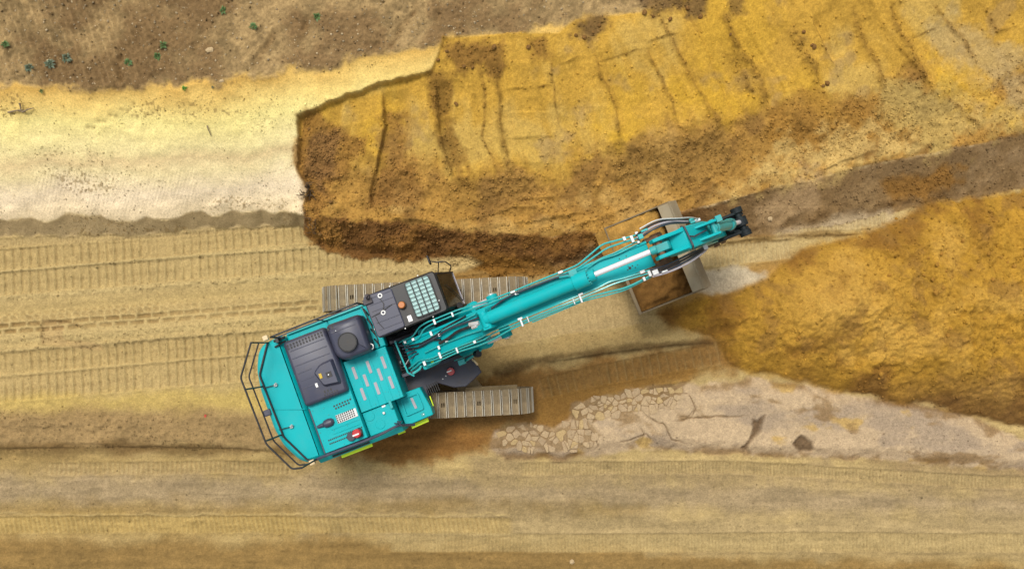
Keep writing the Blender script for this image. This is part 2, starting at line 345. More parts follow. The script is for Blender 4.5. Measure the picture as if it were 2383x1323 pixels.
# bands below the machine
for px, c, a, jag, soft in [
    ([(-300,900),(0,925),(560,905),(700,950),(560,960),(0,965),(-300,965)], (204,176,100), .8, .2, .2),
    ([(-300,962),(0,960),(200,945),(560,945),(650,1000),(660,1045),(0,1050),(-300,1050)], (158,130,88), .85, .3, .25),
    ([(-300,1035),(0,1032),(300,1028),(700,1040),(760,1060),(400,1058),(0,1064),(-300,1064)], (118,92,54), .8, .2, .12),  # shade on the berm's step face painted as a dark strip
    ([(-300,1052),(700,1060),(760,1110),(-300,1110)], (166,140,88), .75, .2, .2),
    ([(-300,1105),(900,1105),(1400,1110),(2700,1160),(2700,1210),(1400,1180),(-300,1180)], (166,145,112), .85, .3, .3),
    ([(-300,1165),(900,1168),(1400,1172),(1500,1190),(1400,1205),(-300,1200)], (146,120,72), .7, .25, .2),
    ([(-300,1195),(700,1195),(1100,1200),(1000,1240),(-300,1245)], (182,152,88), .6, .25, .15),
    ([(700,1180),(1500,1190),(2700,1200),(2700,1290),(1500,1285),(700,1250)], (176,154,112), .7, .3, .25),
    ([(-300,1250),(700,1250),(1300,1262),(1700,1290),(2700,1310),(2700,1500),(-300,1500)], (146,116,66), .9, .25, .25),
    ([(1100,1065),(1700,1065),(2383,1095),(2700,1110),(2700,1160),(1800,1130),(1100,1120)], (168,145,105), .75, .3, .25),
    ([(1500,1280),(2700,1262),(2700,1300),(1500,1296)], (178,154,106), .7, .2, .1),
    ([(2000,1060),(2383,1075),(2700,1090),(2700,1120),(2100,1090)], (156,130,92), .6, .3, .25),
    # damp brown ground round the lower track and in front of it
    ([(740,1010),(900,975),(1000,900),(1120,885),(1260,850),(1420,825),(1600,790),(1690,790),(1700,850),(1560,890),(1420,925),(1340,950),(1310,990),(1180,1000),(1150,1040),(1060,1068),(980,1080),(800,1072)], (152,112,60), .95, .4, .22),
    ([(830,1010),(1000,985),(1130,1005),(1130,1055),(1000,1075),(860,1065)], (150,106,54), .8, .3, .15),
    ([(1245,930),(1420,880),(1600,850),(1700,850),(1600,885),(1420,925),(1340,955),(1300,985),(1250,980)], (150,112,54), .7, .2, .12),
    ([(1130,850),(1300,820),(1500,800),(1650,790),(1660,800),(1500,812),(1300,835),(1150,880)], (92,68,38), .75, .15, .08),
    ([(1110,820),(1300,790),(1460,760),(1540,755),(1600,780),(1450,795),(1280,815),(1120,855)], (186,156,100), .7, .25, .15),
    ([(1030,610),(1120,590),(1290,620),(1500,590),(1450,640),(1250,645),(1060,660)], (150,108,46), .75, .15, .12),
    ([(1010,605),(1090,598),(1120,612),(1080,630),(1030,636)], (206,180,124), .9, .06, .08),
    ([(1500,700),(1620,660),(1700,640),(1830,590),(1840,640),(1700,720),(1660,790),(1560,760)], (168,124,54), .75, .3, .25),
    ([(1610,640),(1700,625),(1780,630),(1770,665),(1690,675),(1620,670)], (214,198,168), .9, .25, .1),
    ([(1780,545),(1960,500),(2070,490),(2080,520),(1960,530),(1850,552)], (206,186,150), .55, .2, .12),
    ([(1640,560),(1900,530),(2010,545),(1850,560),(1700,572)], (136,104,54), .7, .15, .1),
    ]:
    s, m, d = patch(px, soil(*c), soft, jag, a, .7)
prints([(1120,770),(1300,735),(1520,705)], .95, .216, .014, tint=(190,164,116), amt=.75, holes=False, seed=7, fade=1)
prints([(1250,905),(1400,870),(1540,845),(1720,812)], .52, .216, .050, tint=(146,112,62), amt=.5, seed=10)
prints([(-160,1222),(0,1220),(400,1217),(800,1219),(1200,1222)], .40, .118, .022, tint=(184,156,94), slant=.25, holes=False, lw=.022, seed=11)
prints([(1200,1090),(1700,1085),(2300,1120),(2500,1120)], .30, .085, .012, tint=(178,154,104), amt=.4, holes=False, lw=.016, seed=12, fade=1)
prints([(900,1260),(1400,1262),(1900,1258),(2500,1262)], .45, .085, .012, tint=(186,162,110), amt=.6, holes=False, lw=.016, seed=13, fade=1)
prints([(100,1090),(500,1085),(700,1090)], .3, .12, .012, tint=(170,146,100), amt=.4, holes=False, seed=14, fade=1)
prints([(1600,545),(1750,530),(2075,505)], .42, .10, .05, tint=(196,172,122), holes=False, lw=.016, seed=8)
prints([(1610,602),(1700,592),(1850,578)], .50, .11, .06, tint=(204,182,134), holes=False, lw=.018, seed=9)
ridge([(-200,1000),(100,985),(300,1000),(450,1010),(580,1000)], .35, .05, None, .8, .3, step=.0)
s = box_of(PT([(-200,940),(600,1040)]), .2); q_ = sstep(.6, .2, np.abs(Y[s] - P(0, 995, 0)[1])) * sstep(-5.5, -6.5, X[s]); Z[s] += q_ * (.05 * fbm(X[s] * .6, Y[s], .35, 5, 777, .65))
ridge([(-200,1045),(0,1042),(300,1038),(560,1042),(740,1062)], .06, -.04, None, .6, .3, step=.07)
ridge([(-200,1195),(300,1196),(800,1194),(1200,1197)], .02, .02, (206,180,122), .3, .0)
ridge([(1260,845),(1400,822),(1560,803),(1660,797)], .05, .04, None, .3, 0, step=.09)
ridge([(1340,945),(1420,925),(1500,905),(1620,885)], .05, .05, (168,126,56), .5, .3)
ridge([(1620,572),(1850,548),(2010,545)], .04, .05, None, .4, .2, step=.05)

# ------------------------------------------------------------------ clay bank on the lower right
CL = PT([(1150,1000),(1220,985),(1290,1000),(1325,975),(1332,940),(1400,926),(1480,905),(1560,896),(1660,888),(1760,880),(1880,895),(2000,920),(2120,935),(2230,960),(2330,1000),(2383,1020),(2600,1060),(2600,1110),(2200,1080),(2000,1068),(1760,1062),(1600,1050),(1480,1045),(1400,1060),(1280,1070),(1180,1068),(1140,1040)])
sC, mC, dC = patch(CL, None, .08, .10, 1.0, .4, raw=True)
xc, yc = X[sC], Y[sC]
clay = soil(204, 178, 142)[None, None] * (1 + .06 * nB[sC] + .04 * nC[sC] + .05 * nD[sC])[..., None]
clay *= (1 + .10 * fbm(xc, yc, .12, 3, 505))[..., None]
mix(clay, soil(170, 150, 126), .8 * sstep(0, .4, fbm(xc * .5, yc, .6, 4, 501)))
mix(clay, soil(204, 168, 96), .8 * sstep(.22, .5, fbm(xc * .6, yc, .5, 4, 502)))
mix(clay, soil(150, 120, 80), .8 * sstep(.1, .5, fbm(xc * .5, yc, .35, 4, 503) + sstep(-3.0, -3.5, yc) * .35))
mix(clay, soil(134, 100, 52), .7 * sstep(.25, .05, dC) * sstep(-.1, .3, nB[sC]))
COL[sC] += (clay - COL[sC]) * mC[..., None]
Z[sC] += .16 * sstep(-.02, .35, dC) + mC * (.03 * fbm(xc, yc, .6, 4, 504) + .010 * nC[sC])
REG[sC] = np.where(mC > .5, 5, REG[sC])
for px in [[(1745,970),(1760,975),(1775,965),(1768,995),(1740,1030),(1735,1045),(1725,1040),(1748,1005)], [(1840,1030),(1860,1008),(1885,1025),(1890,1045),(1860,1050)]]:
    s, m, d = patch(px, soil(112, 88, 62), .05, .06, .9, .2); Z[s] -= m * .10
# cracks reaching into the bank
def crack(px, wd=.016, dep=.05):
    ridge(px, wd, -dep, (110, 86, 58), .3, 0, .8)
for px in [[(1560,900),(1600,915),(1612,950),(1600,980)], [(1490,960),(1540,985),(1560,1020),(1600,1030)], [(1430,1030),(1500,1010),(1530,1035)], [(1620,935),(1600,965),(1570,972)],
           [(1380,1020),(1400,1050)], [(1480,985),(1500,1005),(1490,1040)], [(1730,945),(1752,970)], [(1250,1000),(1290,1020),(1280,1050)], [(1180,1000),(1230,1015),(1300,1005)], [(1320,985),(1370,1000),(1390,1035),(1370,1050)], [(1560,975),(1640,965),(1740,970)]]:
    crack(px)
# plates of broken crust: a bed of dark soil under them
BED = PT([(1326,975),(1330,938),(1400,924),(1480,904),(1560,894),(1590,905),(1570,940),(1500,952),(1420,965),(1370,985)])
s, m, d = patch(BED, soil(150, 122, 84), .04, .08, .85, .2, raw=True); Z[s] -= m * .02
BED2 = PT([(1160,998),(1230,982),(1290,998),(1330,978),(1375,985),(1395,1010),(1370,1040),(1300,1048),(1220,1040),(1165,1030)])
s, m, d = patch(BED2, soil(150, 122, 84), .06, .08, .7, .2, raw=True); Z[s] -= m * .01

# ------------------------------------------------------------------ spoil heap on the right
HP = PT([(1620,700),(1700,680),(1800,630),(1840,590),(1900,562),(2000,545),(2080,505),(2150,472),(2260,455),(2383,440)]) + [(20, 2.9), (20, -2.9)] + \
     PT([(2383,995),(2250,965),(2120,940),(2000,915),(1860,890),(1760,872),(1700,850),(1660,790),(1560,755),(1530,730)])
sH = box_of(HP, .8); dH = poly_sd(HP, sH) + .18 * fbm(X[sH], Y[sH], .8, 4, 601) + .05 * nC[sH]
xh, yh = X[sH], Y[sH]
mH = sstep(-.10, .12, dH)
cx, cy = P(1960, 700, 1.0)
hh = .95 * (1 - np.exp(-np.clip(dH, 0, 9) / .95))
hh *= .42 + .58 * sstep(3.0, 6.2, xh + .3 * nB[sH])
hh += .30 * np.exp(-(((xh - cx) / 1.1) ** 2 + ((yh - cy) / .8) ** 2))
hh += mH * sstep(0, .8, dH) * (.16 * fbm(xh, yh, 1.1, 4, 602) + .12 * fbm(xh, yh, .35, 4, 603, .6) + .07 * np.abs(fbm(xh, yh, .22, 3, 604)) + .035 * fbm(xh, yh, .10, 2, 609))
gul = fbm((xh - cx) * 1.6 + .25 * yh, yh * .3, .6, 4, 605)
hh += mH * sstep(.2, -1.2, yh - cy) * .12 * gul * sstep(0, .6, dH)
Z[sH] += np.clip(hh, 0, 3) * mH
heap = soil(184, 140, 52)[None, None] * (1 + .18 * nB[sH] + .20 * nC[sH])[..., None]
mix(heap, soil(208, 164, 78), .9 * np.exp(-(((xh - cx) / 1.3) ** 2 + ((yh - cy) / 1.0) ** 2)) + .6 * sstep(.1, .5, fbm(xh, yh, 1.2, 4, 606)))
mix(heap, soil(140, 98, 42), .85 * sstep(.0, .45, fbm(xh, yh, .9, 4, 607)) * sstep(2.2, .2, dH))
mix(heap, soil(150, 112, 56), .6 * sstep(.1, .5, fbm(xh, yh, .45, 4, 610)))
mix(heap, soil(146, 106, 50), .85 * sstep(-.3, -1.8, yh + .5 * fbm(xh, yh, .8, 3, 608) + .12 * (xh - 8)))  # shade on the heap's lower side put into its colour
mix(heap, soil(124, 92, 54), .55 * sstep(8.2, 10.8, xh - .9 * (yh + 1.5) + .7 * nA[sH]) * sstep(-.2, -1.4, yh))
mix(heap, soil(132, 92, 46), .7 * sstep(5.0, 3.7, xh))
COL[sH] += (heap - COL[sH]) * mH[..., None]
REG[sH] = np.where(mH > .5, 4, REG[sH]); HI[sH] += mH * .30
REG[~core] = np.where(REG[~core] == 4, 0, REG[~core])

# ------------------------------------------------------------------ field rows, footprints and fine relief
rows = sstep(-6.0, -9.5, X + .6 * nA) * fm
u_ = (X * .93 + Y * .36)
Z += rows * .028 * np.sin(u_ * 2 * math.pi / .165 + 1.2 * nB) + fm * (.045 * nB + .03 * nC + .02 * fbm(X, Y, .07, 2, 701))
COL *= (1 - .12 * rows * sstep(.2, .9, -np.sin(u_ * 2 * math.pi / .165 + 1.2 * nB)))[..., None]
for px in [[(300,100),(275,150),(285,185),(265,235)], [(470,80),(440,130)], [(905,130),(935,60),(985,-10)], [(1010,90),(1022,0)], [(860,130),(900,90)], [(700,110),(720,20)], [(580,160),(650,60)]]:
    ridge(px, .09, -.07, (134,106,68), .5, .2)
fl = (REG == 0)
Z += np.where(fl, .010 * nC + .012 * nB + .006 * fbm(X, Y, .06, 2, 702), 0)
Z += np.where(REG == 2, .012 * nC + .018 * nB + .03 * nD, 0)
# blade chatter on the pale foot of the slope
cm = np.where((REG == 2) & (tt < .36) & (tt > .02), 1.0, 0.0) * sstep(-.2, .4, fbm(X, Y, 1.4, 3, 703) + .15)
Z += cm * .006 * np.sin((X * .95 - Y * .45) * 2 * math.pi / .085)
# specks of dark crumbs on the dry slope
sp = vn(X * 22, Y * 22, 705) * sstep(-.1, .5, fbm(X * .4, Y, .7, 4, 706) + .1)
lay(np.where(REG == 2, sstep(.62, .8, sp) * .6, 0), soil(150, 122, 74))
for k in range(9):                                               # footprints
    u = 205 + k * 13; v = 300 - k * 6.8 + (4 if k % 2 else -4)
    x0, y0 = Pt(u, v); s = box_of([(x0, y0)], .2); q = ((X[s] - x0) / .055) ** 2 + ((Y[s] - y0) / .035) ** 2
    Z[s] -= .02 * np.exp(-q); lay(np.exp(-q) * .5, soil(150, 124, 72), s)
# pad under the tracks stays level
def pad(cx_, cy_, a, hl, hw):
    s = box_of([(cx_, cy_)], 4); dx = X[s] - cx_; dy = Y[s] - cy_
    p = dx * math.cos(a) + dy * math.sin(a); q = -dx * math.sin(a) + dy * math.cos(a)
    m = sstep(hl + .25, hl, np.abs(p)) * sstep(hw + .12, hw, np.abs(q)); Z[s] = Z[s] * (1 - m) + (-.015) * m
MX, MY = -2.07, -0.13; UH = R(2.9)
for sgn in (-1, 1): pad(MX - sgn * 1.345 * math.sin(UH), MY + sgn * 1.345 * math.cos(UH), UH, 2.2, .34)
nE = fbm(X, Y, .055, 2, 708); nF = fbm(X * .12, Y, .16, 4, 709, .65)
road = (REG == 0) * sstep(-1.6, -2.4, Y)
COL *= (1 + road * .26 * nF)[..., None]; Z += road * (.022 * nF + .02 * fbm(X * .3, Y, .4, 4, 710))
Z += (REG == 3) * .012 * nE + (REG == 4) * .016 * nE + (REG == 1) * .014 * nE + (REG == 0) * .005 * nE
COL = np.clip(COL * (1 + np.where(REG == 2, .05, np.where(REG == 1, .26, .16)) * nE + np.where((REG == 0), .07, .03) * fbm(X, Y, .22, 3, 711))[..., None], .01, .9)
def ground_z(x, y):
    i = int(np.clip(np.searchsorted(xs, x), 1, NX - 1)); j = int(np.clip(np.searchsorted(ys, y), 1, NY - 1))
    return float(Z[j, i])

# ------------------------------------------------------------------ materials
def mat(name, col, rough=.5, metal=0., coat=0., dirt=0., dirt_col=(.30, .22, .12), nscale=3., bump=0., var=.0, spec=.5):
    m = bpy.data.materials.new(name); m.use_nodes = True; t = m.node_tree; b = t.nodes['Principled BSDF']
    b.inputs['Roughness'].default_value = rough; b.inputs['Metallic'].default_value = metal
    b.inputs['Specular IOR Level'].default_value = spec; b.inputs['Coat Weight'].default_value = coat; b.inputs['Coat Roughness'].default_value = .15
    tc = t.nodes.new('ShaderNodeTexCoord'); n = t.nodes.new('ShaderNodeTexNoise'); n.inputs['Scale'].default_value = nscale
    n.inputs['Detail'].default_value = 8; n.inputs['Roughness'].default_value = .65
    t.links.new(tc.outputs['Object'], n.inputs['Vector'])
    r = t.nodes.new('ShaderNodeValToRGB'); r.color_ramp.elements[0].position = .48; r.color_ramp.elements[1].position = .75
    r.color_ramp.elements[0].color = (0, 0, 0, 1); r.color_ramp.elements[1].color = (dirt, dirt, dirt, 1)
    t.links.new(n.outputs['Fac'], r.inputs['Fac'])
    mx = t.nodes.new('ShaderNodeMix'); mx.data_type = 'RGBA'; mx.inputs['A'].default_value = (*col, 1); mx.inputs['B'].default_value = (*dirt_col, 1)
    t.links.new(r.outputs['Color'], mx.inputs['Factor'])
    hs = t.nodes.new('ShaderNodeHueSaturation'); n2 = t.nodes.new('ShaderNodeTexNoise'); n2.inputs['Scale'].default_value = nscale * .6
    t.links.new(tc.outputs['Object'], n2.inputs['Vector'])
    mr = t.nodes.new('ShaderNodeMapRange'); mr.inputs['From Min'].default_value = .3; mr.inputs['From Max'].default_value = .7
    mr.inputs['To Min'].default_value = 1 - var; mr.inputs['To Max'].default_value = 1 + var
    t.links.new(n2.outputs['Fac'], mr.inputs['Value']); t.links.new(mr.outputs[0], hs.inputs['Value'])
    t.links.new(mx.outputs['Result'], hs.inputs['Color']); t.links.new(hs.outputs[0], b.inputs['Base Color'])
    if dirt:
        rr = t.nodes.new('ShaderNodeMath'); rr.operation = 'MULTIPLY_ADD'; rr.inputs[1].default_value = .5; rr.inputs[2].default_value = rough
        t.links.new(r.outputs['Color'], rr.inputs[0]); t.links.new(rr.outputs[0], b.inputs['Roughness'])
    if bump:
        bp = t.nodes.new('ShaderNodeBump'); bp.inputs['Strength'].default_value = bump; bp.inputs['Distance'].default_value = .02
        n3 = t.nodes.new('ShaderNodeTexNoise'); n3.inputs['Scale'].default_value = nscale * 8; n3.inputs['Detail'].default_value = 6
        t.links.new(tc.outputs['Object'], n3.inputs['Vector']); t.links.new(n3.outputs['Fac'], bp.inputs['Height']); t.links.new(bp.outputs[0], b.inputs['Normal'])
    return m
def soil_mat(name, tint=None):
    m = bpy.data.materials.new(name); m.use_nodes = True; t = m.node_tree; b = t.nodes['Principled BSDF']
    b.inputs['Roughness'].default_value = .95; b.inputs['Specular IOR Level'].default_value = .15
    geo = t.nodes.new('ShaderNodeNewGeometry')
    if tint is None:
        at = t.nodes.new('ShaderNodeAttribute'); at.attribute_name = 'soil'; src = at.outputs['Color']
    else:
        rg = t.nodes.new('ShaderNodeRGB'); rg.outputs[0].default_value = (*tint, 1); src = rg.outputs[0]
    n = t.nodes.new('ShaderNodeTexNoise'); n.inputs['Scale'].default_value = 26; n.inputs['Detail'].default_value = 8; n.inputs['Roughness'].default_value = .7
    t.links.new(geo.outputs['Position'], n.inputs['Vector'])
    mr = t.nodes.new('ShaderNodeMapRange'); mr.inputs['From Min'].default_value = .3; mr.inputs['From Max'].default_value = .7; mr.inputs['To Min'].default_value = .72; mr.inputs['To Max'].default_value = 1.28
    t.links.new(n.outputs['Fac'], mr.inputs['Value'])
    hs = t.nodes.new('ShaderNodeHueSaturation'); t.links.new(src, hs.inputs['Color']); t.links.new(mr.outputs[0], hs.inputs['Value']); t.links.new(hs.outputs[0], b.inputs['Base Color'])
    n2 = t.nodes.new('ShaderNodeTexNoise'); n2.inputs['Scale'].default_value = 38; n2.inputs['Detail'].default_value = 5
    t.links.new(geo.outputs['Position'], n2.inputs['Vector'])
    bp = t.nodes.new('ShaderNodeBump'); bp.inputs['Strength'].default_value = .8; bp.inputs['Distance'].default_value = .016
    t.links.new(n2.outputs['Fac'], bp.inputs['Height']); t.links.new(bp.outputs[0], b.inputs['Normal'])
    return m
SOIL = soil_mat('bare_soil')

# ------------------------------------------------------------------ build the terrain sheets
def big_mesh(name, co, loops, nper, col=None):
    me = bpy.data.meshes.new(name); nv = len(co); nf = len(loops) // nper
    me.vertices.add(nv); me.vertices.foreach_set('co', np.ascontiguousarray(co, np.float32).ravel())
    me.loops.add(len(loops)); me.loops.foreach_set('vertex_index', np.ascontiguousarray(loops, np.int32))
    me.polygons.add(nf); me.polygons.foreach_set('loop_start', np.arange(0, nf * nper, nper, dtype=np.int32))
    me.polygons.foreach_set('use_smooth', np.ones(nf, bool)); me.update(calc_edges=True)
    if col is not None:
        a = me.attributes.new('soil', 'FLOAT_COLOR', 'POINT')
        a.data.foreach_set('color', np.concatenate([col, np.ones((nv, 1))], 1).astype(np.float32).ravel())
    return me
co = np.stack([X, Y, Z], -1).reshape(-1, 3); colf = COL.reshape(-1, 3)
idx = np.arange(NX * NY).reshape(NY, NX)
quads = np.stack([idx[:-1, :-1], idx[:-1, 1:], idx[1:, 1:], idx[1:, :-1]], -1).reshape(-1, 4)
freg = REG[:-1, :-1].ravel()
def blur_reg(r):                                                 # keep the split between sheets tidy
    return r
names = {0: ('ground', 'pale sandy working floor printed with crawler and tyre tracks', 'ground'),
         1: ('field', 'brown stubble field with pebbles above the pale slope', 'field'),
         2: ('dry_slope', 'pale cream dry sand slope under the brown field', 'slope'),
         3: ('cut_slope', 'freshly cut yellow sand slope with scraped strips and brown toe', 'slope'),
         4: ('spoil_heap', 'rounded ochre spoil heap beyond the excavator bucket', 'heap'),
         5: ('clay_bank', 'low pinkish clay bank with a cracked crumbling edge', 'bank')}
GROUND = {}
for k, (nm, lb, ct) in names.items():
    q = quads[freg == k]; u, inv = np.unique(q.ravel(), return_inverse=True)
    me = big_mesh(nm, co[u], inv, 4, colf[u]); me.materials.append(SOIL)
    o = bpy.data.objects.new(nm, me); C.objects.link(o); o['kind'] = 'structure'; o['label'] = lb; o['category'] = ct; GROUND[k] = o

#EXC
# ------------------------------------------------------------------ mesh helpers
class MB:
    def __init__(s): s.v = []; s.f = []; s.m = []
    def add(s, vs_, fs, mi=0):
        o = len(s.v); s.v += [tuple(p) for p in vs_]; s.f += [tuple(i + o for i in f_) for f_ in fs]; s.m += [mi] * len(fs); return s
    def loft(s, rings, mi=0, cap=True):
        n = len(rings[0]); vs_ = [p for r in rings for p in r]; fs = []
        for k in range(len(rings) - 1):
            for i in range(n):
                j = (i + 1) % n; fs.append((k * n + i, k * n + j, (k + 1) * n + j, (k + 1) * n + i))
        if cap: fs.append(tuple(range(n))[::-1]); fs.append(tuple((len(rings) - 1) * n + i for i in range(n)))
        return s.add(vs_, fs, mi)
    def box(s, x0, x1, y0, y1, z0, z1, mi=0):
        return s.loft([[(x0, y0, z), (x1, y0, z), (x1, y1, z), (x0, y1, z)] for z in (z0, z1)], mi)
    def prism(s, poly, z0, z1, mi=0):
        if sum(a[0] * b[1] - b[0] * a[1] for a, b in zip(poly, poly[1:] + poly[:1])) < 0: poly = poly[::-1]
        return s.loft([[(x, y, z) for x, y in poly] for z in (z0, z1)], mi)
    def prism_xz(s, poly, y0, y1, mi=0):
        if sum(a[0] * b[1] - b[0] * a[1] for a, b in zip(poly, poly[1:] + poly[:1])) > 0: poly = poly[::-1]
        return s.loft([[(x, y, z) for x, z in poly] for y in (y0, y1)], mi)
    def tube(s, pts, r, n=8, mi=0, rad=0.0):
        P_ = [Vector(p) for p in pts]
        if rad:
            Q = [P_[0]]
            for a, b, c_ in zip(P_[:-2], P_[1:-1], P_[2:]):
                d1 = min(rad, (a - b).length * .45); d2 = min(rad, (c_ - b).length * .45)
                p1 = b + (a - b).normalized() * d1; p2 = b + (c_ - b).normalized() * d2
                for t_ in (0, .25, .5, .75, 1): Q.append(p1.lerp(b, t_).lerp(b.lerp(p2, t_), t_))
            Q.append(P_[-1]); P_ = Q
        rings = []; up = None
        for i, p in enumerate(P_):
            d = (P_[min(i + 1, len(P_) - 1)] - P_[max(i - 1, 0)]).normalized()
            if up is None: up = Vector((0, 0, 1)) if abs(d.z) < .9 else Vector((1, 0, 0))
            sdv = d.cross(up).normalized(); up = sdv.cross(d).normalized()
            rr = r[i] if isinstance(r, (list, tuple)) and not rad else (r if not isinstance(r, (list, tuple)) else r[0])
            rings.append([p + sdv * (math.cos(a) * rr) + up * (math.sin(a) * rr) for a in [2 * math.pi * k / n for k in range(n)]])
        return s.loft(rings, mi)
    def cyl(s, p0, p1, r, n=20, mi=0, r1=None):
        return s.tube([p0, p1], [r, r if r1 is None else r1], n, mi)
    def ring(s, c_, R_, r, mi=0, n=16, k=6):
        cx_, cy_, cz_ = c_; vs_ = []; fs = []
        for i in range(n):
            a = 2 * math.pi * i / n
            for j in range(k):
                b = 2 * math.pi * j / k; q = R_ + r * math.cos(b); vs_.append((cx_ + q * math.cos(a), cy_ + q * math.sin(a), cz_ + r * math.sin(b)))
        for i in range(n):
            for j in range(k): fs.append((i * k + j, ((i + 1) % n) * k + j, ((i + 1) % n) * k + (j + 1) % k, i * k + (j + 1) % k))
        return s.add(vs_, fs, mi)
    def mesh(s, name, mats, ang=35):
        me = bpy.data.meshes.new(name); me.from_pydata(s.v, [], s.f)
        for m_ in (mats if isinstance(mats, (list, tuple)) else [mats]): me.materials.append(m_)
        me.polygons.foreach_set('material_index', s.m); me.polygons.foreach_set('use_smooth', [True] * len(s.f))
        me.update(); me.set_sharp_from_angle(angle=R(ang)); return me
    def build(s, name, mats, parent=None, bevel=0, seg=2):
        o = bpy.data.objects.new(name, s.mesh(name, mats)); C.objects.link(o); o.parent = parent
        if bevel:
            b = o.modifiers.new('bevel', 'BEVEL'); b.width = bevel; b.segments = seg; b.limit_method = 'ANGLE'; b.angle_limit = R(40)
        return o
def inset(poly, d):
    n = len(poly); out = []
    A = sum(a[0] * b[1] - b[0] * a[1] for a, b in zip(poly, poly[1:] + poly[:1])); sg = 1 if A > 0 else -1
    for i in range(n):
        p0, p1, p2 = Vector(poly[i - 1]), Vector(poly[i]), Vector(poly[(i + 1) % n])
        e1 = (p1 - p0).normalized(); e2 = (p2 - p1).normalized()
        n1 = Vector((-e1.y, e1.x)) * sg; n2 = Vector((-e2.y, e2.x)) * sg
        k = d / max(.35, 1 + n1.dot(n2)); out.append(tuple(p1 + (n1 + n2) * k))
    return out
def ccw(poly): 
    return poly if sum(a[0] * b[1] - b[0] * a[1] for a, b in zip(poly, poly[1:] + poly[:1])) > 0 else poly[::-1]
def rnd(poly, r, n=4):
    """round the corners of a plan outline"""
    out = []; m_ = len(poly)
    for i in range(m_):
        a, b, c_ = Vector(poly[i - 1]), Vector(poly[i]), Vector(poly[(i + 1) % m_])
        d1 = min(r, (a - b).length * .45); d2 = min(r, (c_ - b).length * .45)
        p1 = b + (a - b).normalized() * d1; p2 = b + (c_ - b).normalized() * d2
        for k in range(n + 1):
            t_ = k / n; out.append(tuple(p1.lerp(b, t_).lerp(b.lerp(p2, t_), t_)))
    return out
def thing(name, label, cat, loc=(0, 0, 0), rz=0, group=None):
    o = bpy.data.objects.new(name, None); C.objects.link(o); o.location = loc; o.rotation_euler = (0, 0, rz)
    o['label'] = label; o['category'] = cat
    if group: o['group'] = group
    return o
def tag(o, label, cat, group=None):
    o['label'] = label; o['category'] = cat
    if group: o['group'] = group
    return o

M_TEAL = mat('teal_paint', (.002, .37, .40), .42, coat=.0, dirt=.06, spec=.18, nscale=2.2, var=.05)
M_TEALD = mat('teal_paint_dusty', (.010, .31, .32), .5, coat=.1, dirt=.35, dirt_col=(.22, .26, .20), nscale=5, var=.08)
M_PIPE = mat('teal_pipe_paint', (.02, .38, .38), .3, coat=.3, dirt=.15, dirt_col=(.3, .36, .32), nscale=8)
M_NAVY = mat('dark_plastic', (.042, .046, .078), .42, dirt=.10, nscale=3, var=.06)
M_NAVY2 = mat('dark_steel_plate', (.030, .032, .052), .5, dirt=.55, dirt_col=(.14, .10, .06), nscale=2.5, var=.1)
M_BLK = mat('black_paint', (.008, .008, .010), .45, dirt=.08, nscale=4)
M_RUB = mat('black_rubber', (.012, .013, .016), .6, dirt=.15, nscale=6)
M_HOSE = mat('hydraulic_hose', (.030, .040, .060), .4, dirt=.15, nscale=9)
M_CHR = mat('chrome_rod', (.80, .80, .86), .35, metal=.35)
M_ZINC = mat('zinc_steel', (.55, .56, .56), .38, metal=.4, dirt=.2, nscale=12)
M_GRIP = mat('grip_strip', (.36, .34, .38), .85, dirt=.25, nscale=14)
M_LIME = mat('reflective_lime', (.74, .95, .008), .4)
M_RED = mat('red_paint', (.42, .006, .014), .35, coat=.3, dirt=.2, nscale=14)
M_WHT = mat('white_sticker', (.78, .78, .76), .5)
M_ORG = mat('amber_lens', (.42, .13, .016), .3, coat=.3)
M_YEL = mat('yellow_label', (.50, .34, .02), .5)
M_CRM = mat('cream_lens', (.62, .48, .28), .3, coat=.4)
M_GLS = mat('roof_glass', (.36, .58, .56), .12, coat=.5, dirt=.2, dirt_col=(.36, .40, .36), nscale=6)
M_WSH = mat('windscreen_glass', (.022, .024, .014), .06, coat=1.0, dirt=.3, dirt_col=(.10, .095, .05), nscale=2.5)
M_SHOE = mat('dusty_track_shoe', (.205, .152, .085), .8, dirt=.75, dirt_col=(.33, .26, .155), nscale=6, bump=.4, var=.15)
M_GRO = mat('worn_grouser', (.36, .33, .27), .45, metal=.35, dirt=.6, dirt_col=(.33, .27, .17), nscale=9)
M_UND = mat('muddy_undercarriage', (.19, .135, .065), .85, dirt=.6, dirt_col=(.10, .08, .05), nscale=3, bump=.5, var=.15)
M_BKT = mat('scuffed_bucket_steel', (.15, .11, .06), .75, dirt=.7, dirt_col=(.21, .145, .068), nscale=3, var=.12)
M_BKT2 = mat('dusty_bucket_plate', (.27, .22, .14), .75, dirt=.7, dirt_col=(.24, .165, .08), nscale=3, var=.12)
M_RUST = mat('greasy_rust', (.14, .07, .035), .7, dirt=.4, nscale=9)
M_LINK = mat('black_link_steel', (.008, .012, .014), .6, spec=.25, dirt=.25, dirt_col=(.06, .10, .10), nscale=9)

# ------------------------------------------------------------------ excavator
UP = R(21.0)
EX = thing('excavator', 'teal crawler excavator with dark grey cab and hood and wide bucket', 'excavator', (MX, MY, 0), UP)

